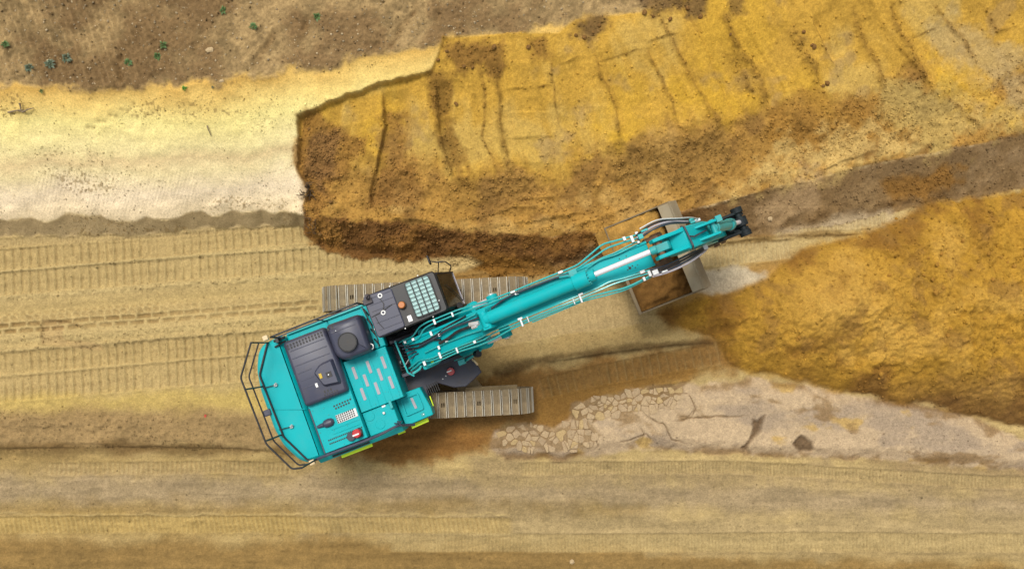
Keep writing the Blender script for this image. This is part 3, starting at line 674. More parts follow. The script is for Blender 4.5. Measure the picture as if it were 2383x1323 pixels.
# undercarriage: two tracks on the floor, turned against the house
def shoe_mesh(holes):
    b = MB(); w2 = .305
    if holes:
        b.box(-.098, .098, -w2, -.05, 0, .022).box(-.098, .098, .05, w2, 0, .022).box(-.098, -.04, -.05, .05, 0, .022).box(.04, .098, -.05, .05, 0, .022).box(-.012, .012, -.05, .05, 0, .02)
    else: b.box(-.098, .098, -w2, w2, 0, .022)
    for x0, h, mi in ((-.094, .052, 1), (.0, .038, 0), (.080, .050, 1)): b.box(x0 - .008, x0 + .008, -w2 + .004, w2 - .004, .0225, h, mi)
    return b.mesh('track_shoe', [M_SHOE, M_GRO])
shoe_a, shoe_b = shoe_mesh(False), shoe_mesh(True)
shoe_c = MB().box(-.098, .098, -.305, .305, 0, .022).box(-.094 - .007, -.094 + .007, -.28, .28, .0225, .045, 1).box(.075, .09, -.3, .3, .0225, .044, 1).box(-.06, .05, -.2, .14, .0225, .040, 0).mesh('track_shoe', [M_SHOE, M_GRO])
Rw, Lh = .465, 2.02
per = 4 * Lh + 2 * math.pi * Rw; NS = int(round(per / .216))
for sgn in (-1, 1):
    fr = MB().prism_xz([(-1.9, .22), (1.9, .22), (2.15, .5), (1.8, .82), (-1.8, .82), (-2.15, .5)], -.17, .17)
    tr = fr.build('track', M_UND, EX, .02); tr.location = (-sgn * 1.345 * math.sin(UH - UP), sgn * 1.345 * math.cos(UH - UP), .0); tr.rotation_euler = (0, 0, UH - UP)
    for xx, nm in ((-Lh, 'sprocket'), (Lh, 'idler')):
        MB().cyl((xx, -.11, .5), (xx, .11, .5), .42, 22).cyl((xx, -.2, .5), (xx, .2, .5), .16, 14).build(nm, M_UND, tr, .01)
    for k in range(7): MB().cyl((-1.55 + k * .517, -.2, .17), (-1.55 + k * .517, .2, .17), .125, 14).build('roller', M_UND, tr)
    for k in range(2): MB().cyl((-.8 + k * 1.6, -.12, .85), (-.8 + k * 1.6, .12, .85), .075, 12).build('carrier_roller', M_UND, tr)
    for k in range(NS):
        q = (k + .37 * (sgn > 0)) * per / NS % per
        if q < 2 * Lh: x_, z_, a_ = -Lh + q, .5 + Rw, 0.
        elif q < 2 * Lh + math.pi * Rw: t_ = (q - 2 * Lh) / Rw; x_, z_, a_ = Lh + Rw * math.sin(t_), .5 + Rw * math.cos(t_), t_
        elif q < 4 * Lh + math.pi * Rw: x_, z_, a_ = Lh - (q - 2 * Lh - math.pi * Rw), .5 - Rw, math.pi
        else: t_ = (q - 4 * Lh - math.pi * Rw) / Rw; x_, z_, a_ = -Lh - Rw * math.sin(t_), .5 - Rw * math.cos(t_), math.pi + t_
        sag = -.02 * math.sin(math.pi * (q / (2 * Lh))) if q < 2 * Lh else 0
        o = bpy.data.objects.new('track_shoe', [shoe_a, shoe_b, shoe_c, shoe_a][(k * 7 + (sgn > 0) * 2) % 4]); C.objects.link(o); o.parent = tr
        o.location = (x_, 0, z_ + sag); o.rotation_euler = (0, a_, 0)
cb = MB()
for sx in (-1, 1):
    for sy in (-1, 1):
        cb.loft([[(sx * .25, sy * .35, .45), (sx * .7, sy * .1, .45), (sx * .7, sy * .1, .98), (sx * .25, sy * .35, .98)][::sx * sy],
                 [(sx * .85, sy * 1.2, .40), (sx * 1.45, sy * 1.2, .40), (sx * 1.45, sy * 1.2, .80), (sx * .85, sy * 1.2, .80)][::sx * sy]])
cb.prism(rnd([(-.95, -.75), (.95, -.75), (.95, .75), (-.95, .75)], .3), .42, .99)
cbo = cb.build('car_body', M_UND, EX, .02); cbo.rotation_euler = (0, 0, UH - UP)
for sy in (-1, 1):
    b = MB().box(.9, 2.15, sy * 1.0 - .05, sy * 1.0 + .05, .80, .93); st = b.build('track_guard', M_UND, cbo, .01)
MB().cyl((0, 0, 1.0), (0, 0, 1.16), .72, 40).build('slew_ring', M_BLK, EX)

# revolving frame
fr = MB().prism([(-2.68, -1.36), (-.3, -1.40), (-.25, -.9), (.05, -.86), (.35, -1.08), (.62, -1.16), (1.08, -.98), (1.00, -.50), (.6, -.40), (.6, .40), (1.15, .5), (1.15, 1.42), (-2.68, 1.36)], 1.16, 1.40)
FRAME = fr.build('revolving_frame', M_NAVY2, EX, .02)
MB().prism([(-.62, .44), (.95, .44), (.95, .36), (-.62, .36)], 1.405, 1.95).build('boom_bracket', M_NAVY2, FRAME, .01)
MB().prism([(-.62, -.44), (.95, -.50), (.95, -.42), (-.62, -.36)], 1.405, 1.90).build('boom_bracket', M_NAVY2, FRAME, .01)
b = MB()
for k in range(9): b.tube([(-.62 + .02 * k, -.30 + .065 * k, 1.55), (-.45, -.30 + .06 * k, 1.8 + .05 * (k % 3)), (-.3, -.28 + .055 * k, 1.95)], .022, 6, rad=.1)
b.build('hose_bundle', M_RUB, FRAME)
b = MB()
for k in range(6): b.box(-.24 + k * .05, -.225 + k * .05, -1.02, -.80, 1.30, 1.44)
b.build('step_grating', M_BLK, FRAME)
b = MB()
b.cyl((-.5, -.22, 1.9), (-.33, -.10, 1.95), .016, 8).cyl((-.55, -.12, 1.9), (-.53, -.08, 1.95), .016, 8); b.build('pipe_stub', M_ZINC, FRAME)
cap = MB().cyl((.42, -.70, 1.40), (.42, -.70, 1.52), .09, 22).build('red_filler_cap', M_RED, FRAME, .01)
MB().box(.33, .45, -.70, -.672, 1.523, 1.535).build('latch_bar', M_WHT, cap)
for px_ in ((.18, -.80), (.27, -.76)): MB().cyl((*px_, 1.40), (*px_, 1.43), .014, 8).build('bolt', M_ZINC, FRAME)
MB().tube([(.98, -.62, 1.42), (1.03, -.70, 1.50), (1.05, -.78, 1.42)], .022, 8, rad=.05).build('grab_handle', M_CRM, FRAME)

# counterweight
CWP = ccw([(-2.70, 1.40), (-3.16, 1.37), (-3.34, 1.22), (-3.50, .86), (-3.57, .40), (-3.57, -.50), (-3.50, -.90), (-3.28, -1.33), (-3.10, -1.46), (-2.70, -1.47)])
CWP = rnd(CWP, .10, 3)
cw = MB().loft([[(*p, z) for p in inset(CWP, d)] for d, z in ((.10, 1.05), (.0, 1.25), (.0, 2.34), (.02, 2.45), (.06, 2.53), (.11, 2.57))])
CW = cw.build('counterweight', M_TEAL, EX)
MB().loft([[(-3.42, -.055 - .02, 2.572), (-3.42, -.095 + .02, 2.572), (-3.42, -.095 + .02, 2.59), (-3.42, -.055 - .02, 2.59)][::-1],
           [(-2.75, -.315, 2.572), (-2.75, -.335, 2.572), (-2.75, -.335, 2.59), (-2.75, -.315, 2.59)][::-1]]).build('weld_seam', M_TEAL, CW, .005)
for x_, y_ in ((-3.16, .40), (-3.14, -.57)):
    e = MB().cyl((x_, y_, 2.57), (x_, y_, 2.63), .035, 12).cyl((x_ - .03, y_ - .02, 2.61), (x_ + .03, y_ + .03, 2.66), .022, 8).build('lifting_eye', M_ZINC, CW)
    MB().tube([(x_, y_, 2.62), (x_ - .28, y_ + .03, 2.61)], .010, 6).build('tie_rod', M_BLK, e)
MB().box(-3.62, -3.46, -.17, -.03, 2.45, 2.60).build('rear_camera', M_NAVY, CW, .02)
# handrail round the counterweight
HR = [(-3.02, 1.33), (-3.46, .73), (-3.42, -.72), (-3.10, -1.38), (-2.90, -1.43)]
hr = MB().tube([(x, y, 3.70) for x, y in HR], .020, 10, rad=.06).build('handrail', M_BLK, CW)
MB().tube([(x, y, 3.20) for x, y in HR], .017, 10, rad=.06).build('rail', M_BLK, hr)
MB().tube([(x + (.04 if x < -3.05 else 0), y, 2.60) for x, y in HR], .022, 10, rad=.06).build('rail', M_BLK, hr)
for p_ in ((-3.445, .47), (-3.425, -.66), (-3.02, 1.33), (-2.90, -1.43)):
    MB().cyl((*p_, 2.45), (*p_, 3.70), .018, 10).build('post', M_BLK, hr)
for x_, y_ in ((-2.98, -1.45), (-3.02, 1.44)):
    MB().box(x_ - .06, x_ + .06, y_ - .055, y_ + .055, 2.56, 2.66).build('work_lamp', M_CRM, CW, .015)

# engine housing: right hand deck and left hand side
EH = MB().box(-2.66, -1.67, -1.38, .9, 1.405, 2.62).build('engine_housing', M_TEAL, EX, .012)
MB().box(-2.665, -2.64, -1.38, -.35, 2.60, 2.64).build('panel_gap_shade', M_NAVY, EH, .004)  # dark bar added for the shade in the seam gap
LS = MB().box(-2.66, -.66, .9, 1.41, 1.405, 2.32).build('side_housing', M_TEAL, EX, .05, 3)
MB().tube([(-2.62, 1.38, 2.36), (-.70, 1.38, 2.36)], .035, 10).build('edge_highlight', M_PIPE, LS)  # added tube, stands in for the highlight along the rounded edge
sr = MB().tube([(-2.72, 1.33, 2.3), (-2.70, 1.33, 3.36), (-2.64, 1.33, 3.40), (-.82, 1.35, 3.40), (-.76, 1.35, 3.36), (-.74, 1.35, 2.3)], .022, 10).build('handrail', M_BLK, LS)
MB().tube([(-2.70, 1.33, 2.95), (-.75, 1.35, 2.95)], .014, 8).build('rail', M_NAVY, sr)
MB().tube([(-1.7, 1.34, 2.3), (-1.7, 1.34, 3.40)], .014, 8).build('post', M_BLK, sr)
b = MB()
b.tube([(-2.86, 1.30, 2.66), (-2.6, 1.30, 2.70)], .03, 8).tube([(-2.9, 1.18, 2.60), (-2.62, 1.22, 2.66)], .02, 8).box(-2.80, -2.74, 1.24, 1.36, 2.45, 2.75); b.build('rail_bracket', M_BLK, LS)
# vents on the deck: raised black plates stand in for shade inside the holes
def holes(name, rows, parent, m=M_BLK, zt=2.628):
    b = MB()
    for (x0, y0, x1, y1, n, sx, sy) in rows:
        for k in range(n):
            t_ = k / max(1, n - 1); x_, y_ = x0 + (x1 - x0) * t_, y0 + (y1 - y0) * t_; b.box(x_ - sx, x_ + sx, y_ - sy, y_ + sy, zt - .02, zt)
    o = b.build(name, m, parent); o['kind'] = 'stuff'; return o
holes('vent_grille', [(-2.12, -.49, -1.74, -.475, 7, .018, .018), (-2.10, -.55, -1.80, -.54, 6, .018, .018)], EH)
gp = MB().box(-2.17, -1.70, -.875, -.69, 2.62, 2.634).build('grille_plate', M_ZINC, EH, .003)
holes('vent_grille', [(-2.15, -.715 - .045 * k, -1.77, -.70 - .045 * k, 9, .015, .015) for k in range(4)], gp, zt=2.640)
holes('vent_grille', [(-2.48, -1.14, -1.72, -1.13, 19, .014, .014), (-2.48, -1.22, -2.02, -1.22, 12, .014, .014)], EH)
MB().loft([[(x_, -.785 + r_ * math.cos(a), 2.62 + max(0, r_ * 1.1 * math.sin(a))) for a in [2 * math.pi * k / 14 for k in range(14)]] for x_, r_ in ((-2.62, .03), (-2.56, .045), (-2.48, .05), (-2.44, .085), (-2.36, .095), (-2.28, .085), (-2.23, .04))]).build('air_intake', M_NAVY, EH)
ri = MB().cyl((-1.99, -1.235, 2.62), (-1.99, -1.235, 2.70), .095, 20).build('dark_filler_cap', M_NAVY2, EH, .01)
ri = MB().cyl((-1.83, -1.21, 2.62), (-1.83, -1.21, 2.82), .095, 22).build('red_filler_cap', M_RED, EH, .02)
MB().box(-1.92, -1.78, -1.245, -1.215, 2.823, 2.835).build('latch_bar', M_WHT, ri)
MB().prism(rnd([(-1.9, -1.32), (-1.74, -1.32), (-1.72, -1.16), (-1.8, -1.1)], .03), 2.62, 2.68).build('cap_base', M_RUB, ri)
for y_ in (-.95, -1.05): MB().box(-2.35, -1.72, y_ - .008, y_ + .008, 2.62, 2.631).build('stiffening_rib', M_TEAL, EH, .003)
# bolted panel screws
b = MB()
for x_, y_ in [(-2.6, -.42), (-2.6, -.66), (-2.6, -.92), (-2.6, -1.10), (-2.58, -1.32), (-1.72, -.42), (-1.72, -.62), (-1.72, -.95), (-2.2, -1.33), (-2.3, -.98), (-2.0, -.98), (-2.3, -.62), (-2.35, -.45)]:
    b.cyl((x_, y_, 2.62), (x_, y_, 2.632), .011, 8)
b.build('panel_screws', M_TEALD, EH)['kind'] = 'stuff'

# dark hood
HO = ccw(rnd([(-2.68, 1.20), (-2.68, -.30), (-1.68, -.30), (-1.66, .45), (-1.69, 1.20)], .10, 4))
hood = MB().loft([[(*p, z) for p in inset(HO, d)] for d, z in ((0, 2.60), (0, 2.70), (.015, 2.76), (.05, 2.80), (.08, 2.81))]).build('hood', M_NAVY, EX)
for k in range(6):
    y_ = .95 - k * .17; x1 = -1.78 if y_ > .5 else -2.26
    MB().box(-2.58, x1, y_ - .010, y_ + .010, 2.805, 2.818).build('hood_rib', M_NAVY, hood, .004)
holes('hood_vent', [(-2.58, 1.085, -1.80, 1.10, 12, .017, .022), (-2.58, 1.02, -1.80, 1.035, 12, .017, .022)], hood, zt=2.822)
holes('hood_vent', [(-2.16, -.13, -2.02, -.13, 3, .016, .028), (-2.18, -.20, -1.90, -.20, 6, .015, .018), (-2.25, -.255, -1.92, -.25, 6, .015, .008)], hood, zt=2.815)
hump = MB().loft([[(*p, z) for p in inset(ccw(rnd([(-2.26, .34), (-2.06, .48), (-1.74, .50), (-1.74, -.10), (-2.14, -.04)], .06, 2)), d)] for d, z in ((0, 2.78), (.03, 2.88), (.06, 2.93))]).build('hood_bulge', M_NAVY, hood)
MB().box(-2.13, -2.07, .16, .27, 2.90, 2.945).build('yellow_label', M_YEL, hood, .004)
lk = MB().box(-1.98, -1.86, .12, .24, 2.90, 2.938).build('latch_recess', M_BLK, hood, .004); MB().cyl((-1.93, .18, 2.93), (-1.93, .18, 2.95), .014, 8).build('latch', M_WHT, lk)
MB().box(-2.30, -2.25, .02, .11, 2.80, 2.822).build('white_sticker', M_WHT, hood)
MC = ccw(rnd([(-1.67, 1.20), (-1.67, .50), (-1.52, .33), (-.88, .33), (-.86, 1.18)], .12, 4))
muf = MB().loft([[(*p, z) for p in inset(MC, d)] for d, z in ((0, 2.33), (0, 2.80), (.03, 2.90), (.07, 2.95), (.11, 2.965))]).build('silencer_cover', M_NAVY, EX)
MB().box(-1.58, -1.02, .98, 1.0, 2.96, 2.975).build('cover_rib', M_NAVY, muf, .004); MB().box(-1.55, -1.0, 1.07, 1.09, 2.955, 2.97).build('cover_rib', M_NAVY, muf, .004)
holes('hood_vent', [(-1.60, 1.10, -1.50, 1.10, 2, .018, .04)], muf, zt=2.972)
cp = MB().cyl((-1.29, .68, 2.95), (-1.29, .68, 3.06), .205, 36).build('round_cap', M_BLK, muf, .02); MB().ring((-1.29, .68, 3.055), .20, .012, 0, 36).build('cap_rim', M_RUB, cp); MB().cyl((-1.29, .68, 3.06), (-1.29, .68, 3.066), .010, 8).build('cap_bolt', M_RUB, cp)
MB().cyl((-1.46, 1.0, 2.96), (-1.46, 1.0, 2.972), .012, 8).build('bolt', M_WHT, muf)
MB().tube([(-.87, .48, 2.86), (-.83, .44, 2.88), (-.84, .38, 2.88), (-.88, .36, 2.86)], .014, 8).build('latch_handle', M_ZINC, muf)

# walkway deck with grip strips
WK = MB().box(-1.655, -.66, -.845, .345, 1.405, 2.44).build('walkway_deck', M_TEAL, EX, .015)
for x_ in (-1.40, -1.225, -1.06, -.90, -.735): MB().box(x_ - .005, x_ + .005, -.83, .33, 2.44, 2.448).build('deck_crease', M_TEAL, WK, .002)
for x_, y_ in ((-1.49, .03), (-1.15, .04), (-1.315, -.21), (-1.475, -.47), (-.98, -.20), (-1.145, -.46), (-.81, -.45), (-.815, .02)):
    MB().prism(rnd([(x_ - .033, y_ - .14), (x_ + .033, y_ - .14), (x_ + .033, y_ + .14), (x_ - .033, y_ + .14)], .015, 2), 2.44, 2.452).build('grip_strip', M_GRIP, WK)
b = MB()
for x_, y_ in [(-1.60, .2), (-1.6, -.2), (-1.6, -.6), (-1.0, -.6), (-.72, -.3), (-.72, .2), (-.95, -.62), (-1.3, -.78), (-.8, -.78), (-.72, -.7)]: b.cyl((x_, y_, 2.44), (x_, y_, 2.449), .010, 8)
b.build('deck_screws', M_TEALD, WK)['kind'] = 'stuff'
MB().box(-.90, -.645, .36, 1.36, 2.0, 2.36).build('cab_rear_shelf', M_TEAL, EX, .02)
MB().cyl((-.72, .78, 2.36), (-.72, .78, 2.375), .05, 18).build('white_disc', M_WHT, LS)
b = MB()
for k in range(4): b.tube([(-.84, 1.3 - k * .24, 2.36), (-.80, 1.22 - k * .24, 2.42), (-.78, 1.12 - k * .24, 2.37)], .018, 6, rad=.04)
b.tube([(-.86, 1.36, 2.4), (-.80, 1.0, 2.42), (-.77, .55, 2.40), (-.80, .38, 2.40)], .012, 6); b.build('cable_loom', M_BLK, LS)

# fuel tank and toolbox on the right
TK = MB().box(-1.66, -.96, -1.40, -.855, 1.405, 2.38).build('fuel_tank', M_TEAL, EX, .02)
for x_, y_ in ((-1.52, -.98), (-1.36, -1.22)): MB().cyl((x_, y_, 2.38), (x_, y_, 2.392), .105, 28).build('tank_cover', M_TEAL, TK, .004)
MB().cyl((-1.20, -1.02, 2.38), (-1.20, -1.02, 2.43), .03, 14).build('tank_cap', M_ZINC, TK, .006)
MB().box(-1.20, -1.12, -.90, -.84 - .02, 2.38, 2.386).build('white_sticker', M_WHT, TK)
MB().box(-1.02, -.955, -.99, -.80, 2.375, 2.47).build('hinge_block', M_TEALD, TK, .01)
TB = MB().prism(rnd([(-.95, -.77), (-.33, -.78), (-.25, -1.30), (-.26, -1.47), (-.93, -1.49)], .03, 3), 1.405, 1.90).build('toolbox', M_TEAL, EX, .02)
fp = MB(); o_ = rnd([(-.84, -.87), (-.41, -.87), (-.40, -1.27), (-.84, -1.29)], .05, 3); i_ = inset(ccw(o_), .03); o_ = ccw(o_)
n_ = len(o_); fp.add([(*p, 1.90) for p in o_] + [(*p, 1.95) for p in o_] + [(*p, 1.95) for p in i_] + [(*p, 1.905) for p in i_],
       [(k * n_ + i, k * n_ + (i + 1) % n_, (k + 1) * n_ + (i + 1) % n_, (k + 1) * n_ + i) for k in range(3) for i in range(n_)])
fp.build('lid_frame', M_TEAL, TB)
MB().prism(rnd([(-.62, -.94), (-.56, -.94), (-.54, -1.20), (-.60, -1.20)], .015, 2), 1.90, 1.915).build('grip_strip', M_GRIP, TB)
lt = MB().box(-.52, -.43, -1.42, -1.34, 1.90, 1.908).build('latch_plate', M_TEALD, TB, .003); MB().cyl((-.46, -1.38, 1.905), (-.46, -1.38, 1.918), .014, 8).build('latch', M_WHT, lt)
# side doors low on the right flank, dark rail, reflective strips
SP = MB().loft([[(-2.95, -1.385, z0), (-.95, -1.40, z0), (-.95, yb, z0), (-2.95, yb, z0)][::-1] for z0, yb in ((1.35, -1.56), (2.15, -1.56), (2.30, -1.44))]).build('side_door', M_TEAL, EX, .02)
MB().loft([[(-2.70, -1.385, z0), (-1.75, -1.385, z0), (-1.70, yb, z0), (-2.75, yb, z0)][::-1] for z0, yb in ((2.304, -1.43), (2.315, -1.425))]).build('door_edge', M_NAVY, SP)
b = MB()
for k in range(26): b.box(-2.62 + k * .034, -2.60 + k * .034, -1.535, -1.49, 2.17, 2.255)
b.build('door_vent', M_BLK, SP)
MB().tube([(-2.90, -1.43, 2.52), (-2.7, -1.42, 2.62), (-1.7, -1.43, 2.62), (-1.45, -1.43, 2.52), (-.98, -1.38, 2.45), (-.90, -1.44, 2.2), (-.72, -1.52, 2.0)], .030, 10, rad=.1).build('grab_rail', M_NAVY, EX)
MB().box(-1.45, -1.05, -1.56, -1.50, 1.90, 2.16).build('door_handle', M_GRIP, SP, .02)
for x0, x1, y_, z_ in ((-2.50, -1.76, -1.60, 1.95), (-1.20, -1.02, -1.59, 1.6)):
    MB().box(x0, x1, y_ - .035, y_ + .045, z_ + .04, z_ + .055).build('reflective_strip', M_LIME, SP, .004)
MB().prism([(-.86, -1.61), (-.44, -1.59), (-.44, -1.50), (-.86, -1.52)], 1.60, 1.615).build('reflective_strip', M_LIME, TB, .004)
MB().box(-.245, -.225, -1.30, -1.06, 1.45, 1.50).build('reflective_strip', M_LIME, TB)
b = MB().tube([(-.98, -1.30, 2.42), (-.94, -1.34, 2.48), (-.93, -1.42, 2.45)], .018, 8).tube([(-1.06, -1.32, 2.40), (-.98, -1.34, 2.46), (-.9, -1.33, 2.40)], .014, 8); b.build('rail_knuckle', M_NAVY, TK)

# ------------------------------------------------------------------ cab
CB = MB().prism_xz([(-.62, 1.405), (1.16, 1.405), (1.26, 2.15), (.98, 3.05), (-.62, 3.05)], .55, 1.42).build('cab', M_BLK, EX, .05, 3)
rf = ccw(rnd([(-.64, .50), (.98, .53), (.98, 1.45), (-.64, 1.46)], .10, 4))
RF = MB().loft([[(*p, z) for p in inset(rf, d)] for d, z in ((.02, 3.04), (0, 3.08), (.0, 3.13), (.03, 3.16))]).build('cab_roof', M_BLK, CB)
rp = ccw(rnd([(-.63, .52), (.0, .54), (.0, 1.42), (-.63, 1.45)], .06, 3))
RP = MB().loft([[(*p, z) for p in inset(rp, d)] for d, z in ((0, 3.15), (.0, 3.185), (.02, 3.20))]).build('roof_cover', M_NAVY, RF)
for y_ in (.66, .82, 1.08, 1.22, 1.36): MB().box(-.55, -.03, y_ - .007, y_ + .007, 3.198, 3.210).build('cover_rib', M_NAVY, RP, .003)
for x_, y_ in ((-.275, 1.34), (-.335, .98)): MB().ring((x_, y_, 3.215), .040, .014).build('lifting_ring', M_WHT, RP)
b = MB().tube([(-.30, 1.28, 3.21), (-.26, 1.16, 3.215), (-.30, 1.05, 3.215), (-.42, 1.0, 3.215), (-.60, .98, 3.21)], .008, 6).tube([(-.60, .98, 3.21), (-.4, 1.0, 3.22), (-.1, 1.08, 3.215)], .007, 6).tube([(-.52, .96, 3.21), (-.5, .80, 3.215), (-.44, .66, 3.21)], .007, 6)
b.build('beacon_cable', M_BLK, RP)
am = MB().box(-.66, -.46, 1.26, 1.38, 3.17, 3.26).box(-.56, -.48, 1.36, 1.46, 3.2, 3.36).cyl((-.53, 1.42, 3.3), (-.53, 1.42, 3.42), .035, 10); am.build('antenna_mount', M_NAVY2, RP, .01)
bc = MB().cyl((.09, .99, 3.16), (.09, .99, 3.20), .095, 24).build('beacon', M_RUB, RF); MB().cyl((.09, .99, 3.20), (.09, .99, 3.29), .082, 24, 0, .070).build('beacon_lens', M_ORG, bc, .012)
MB().box(.10, .19, .60, .73, 3.155, 3.168).build('white_sticker', M_WHT, RF)
hg = ccw(rnd([(.29, .62), (.83, .62), (.83, 1.40), (.29, 1.40)], .07, 3))
HG = MB().prism(hg, 3.15, 3.175).build('roof_glass', M_GLS, RF)
gd = MB().tube([(*p, 3.235) for p in hg] + [(*hg[0], 3.235)], .012, 6).build('roof_guard', M_BLK, RF)
for k in range(1, 4): MB().tube([(.29 + k * .135, .62, 3.235), (.29 + k * .135, 1.40, 3.235)], .012, 6).build('guard_bar', M_BLK, gd)
for k in range(1, 9): MB().tube([(.29, .62 + k * .087, 3.225), (.83, .62 + k * .087, 3.225)], .0075, 6).build('guard_bar', M_BLK, gd)
for x_, y_ in ((-.02, .50), (.62, .52), (.86, .80), (.62, 1.46), (-.02, 1.46), (-.05, 1.02)): MB().cyl((x_, y_, 3.16), (x_, y_, 3.185), .013, 8).build('roof_bolt', M_WHT, RF)
# windscreen leans forward under the roof edge
MB().loft([[(.985, .62, 3.02), (.985, 1.36, 3.02), (1.272, 1.36, 2.15), (1.272, .62, 2.15)], [(1.0, .62, 3.03), (1.0, 1.36, 3.03), (1.288, 1.36, 2.155), (1.288, .62, 2.155)]]).build('windscreen', M_WSH, CB)
MB().loft([[(1.272, .62, 2.13), (1.272, 1.36, 2.13), (1.175, 1.36, 1.45), (1.175, .62, 1.45)], [(1.288, .62, 2.13), (1.288, 1.36, 2.13), (1.19, 1.36, 1.45), (1.19, .62, 1.45)]]).build('lower_windscreen', M_WSH, CB)
MB().tube([(1.27, .60, 2.14), (1.30, .60, 2.15), (1.30, 1.38, 2.15), (1.27, 1.38, 2.14)], .012, 6).build('screen_trim', M_GRIP, CB)
for y_ in (.60, 1.38): MB().tube([(1.0, y_, 3.04), (1.295, y_, 2.14), (1.19, y_, 1.43)], .022, 8).build('cab_pillar', M_BLK, CB)
MB().tube([(1.30, .70, 2.18), (1.16, 1.0, 2.62), (1.10, 1.1, 2.80)], .008, 6).build('wiper', M_RUB, CB)
MB().box(-.45, .85, .535, .549, 1.9, 2.95).build('side_window', M_WSH, CB); MB().box(-.45, .85, 1.421, 1.435, 1.9, 2.95).build('side_window', M_WSH, CB)
b = MB().tube([(1.26, 1.40, 2.35), (1.34, 1.48, 2.5), (1.24, 1.62, 2.6), (1.06, 1.66, 2.6), (.94, 1.74, 2.55)], .014, 8, rad=.05).tube([(1.0, 1.44, 2.4), (1.06, 1.56, 2.5), (1.12, 1.66, 2.6)], .012, 8)
mr_ = b.build('mirror_arm', M_BLK, CB); MB().box(.90, .94, 1.68, 1.88, 2.35, 2.62).build('mirror', M_BLK, mr_, .015)
b = MB().tube([(1.18, .56, 2.2), (1.32, .50, 2.3), (1.40, .48, 2.3)], .014, 8).box(1.36, 1.42, .40, .52, 2.22, 2.38); b.build('mirror_arm', M_BLK, CB)

# ------------------------------------------------------------------ boom, arm and bucket (front group swings a little further)
FG = R(.6)
def front(mb_):
    ca, sa = math.cos(FG), math.sin(FG); mb_.v = [(x * ca - y * sa, x * sa + y * ca, z) for x, y, z in mb_.v]; return mb_
# stations: top x,z  bottom x,z  half width
ST = [(-.30, 2.22, -.16, 1.84, .27), (.1, 2.72, .25, 1.98, .26), (.6, 3.15, .85, 2.36, .25), (1.2, 3.68, 1.5, 2.82, .24), (1.75, 4.10, 2.1, 3.20, .235), (2.3, 4.42, 2.6, 3.52, .235),
      (3.1, 4.68, 3.3, 3.86, .235), (4.1, 4.82, 4.2, 4.12, .235), (4.75, 4.84, 4.85, 4.28, .235), (5.10, 4.82, 5.14, 4.40, .235)]
b = MB(); rings = []
for xt, zt, xb, zb, hw in ST: rings.append([(xb, -hw, zb), (xb, hw, zb), (xt, hw, zt), (xt, -hw, zt)])
b.loft(rings); 
BM = front(b).build('boom', M_TEAL, EX, .02)
def ztop(x): return float(np.interp(x, [s_[0] for s_ in ST], [s_[1] for s_ in ST]))
# top flange plates stand proud of the box
for sy in (-1, 1):
    r_ = [[(xt, sy * (hw - .03), zt + .002), (xt, sy * (hw + .02), zt + .002), (xt, sy * (hw + .02), zt + .03), (xt, sy * (hw - .03), zt + .03)][::-sy] for xt, zt, xb, zb, hw in ST]
    front(MB().loft(r_)).build('boom_flange', M_TEAL, BM)
front(MB().cyl((-.18, -.37, 2.0), (-.18, .37, 2.0), .15, 20)).build('boom_foot_pin', M_TEALD, BM, .01)
front(MB().prism(rnd([(-.05, -.47), (.30, -.44), (.45, -.34), (.35, -.26), (-.05, -.26)], .06, 3), 2.05, 2.42)).build('boom_foot_plate', M_TEAL, BM, .02)
front(MB().prism(rnd([(.1, .26), (.5, .26), (.55, .36), (.15, .42)], .06, 3), 2.2, 2.5)).build('boom_foot_plate', M_TEAL, BM, .02)
front(MB().cyl((5.36, -.33, 4.63), (5.36, .33, 4.63), .12, 18)).build('boom_tip_pin', M_RUST, BM, .01)
for y0_, y1_ in ((-.30, -.22), (.22, .30)): front(MB().prism_xz([(5.08, 4.80), (5.36, 4.79), (5.50, 4.63), (5.36, 4.48), (5.1, 4.42)], y0_, y1_)).build('boom_tip_plate', M_RUST, BM, .01)
# boom cylinders
for sy in (-1, 1):
    y_ = sy * .40
    bc_ = front(MB().tube([(.72, y_, 1.62), (1.50, y_, 2.78)], .115, 18).tube([(1.42, y_, 2.66), (1.52, y_, 2.81)], .135, 18)).build('boom_cylinder', M_TEAL, EX, .006)
    front(MB().tube([(1.50, y_, 2.78), (1.92, y_, 3.42)], .06, 14)).build('piston_rod', M_CHR, bc_)
    front(MB().cyl((1.94, sy * .25, 3.45), (1.94, sy * .47, 3.45), .12, 20)).build('rod_eye', M_TEAL, bc_, .01)
    front(MB().cyl((1.94, sy * .47, 3.45), (1.94, sy * .50, 3.45), .07, 16)).build('pin_cap', M_ZINC, bc_)
    front(MB().cyl((.72, y_ - .12, 1.62), (.72, y_ + .12, 1.62), .14, 16)).build('cylinder_foot', M_TEALD, bc_, .01)
    lp = front(MB().tube([(1.15, y_ + sy * .15, 2.5), (1.22, y_ + sy * .17, 2.62)], .075, 16)).build('boom_lamp', M_BLK, BM); 
front(MB().tube([(.75, -.62, 2.05), (1.1, -.56, 2.4), (1.3, -.50, 2.62)], .035, 8).box(.7, .86, -.66, -.54, 1.95, 2.3)).build('cylinder_pipe', M_TEALD, BM, .01)

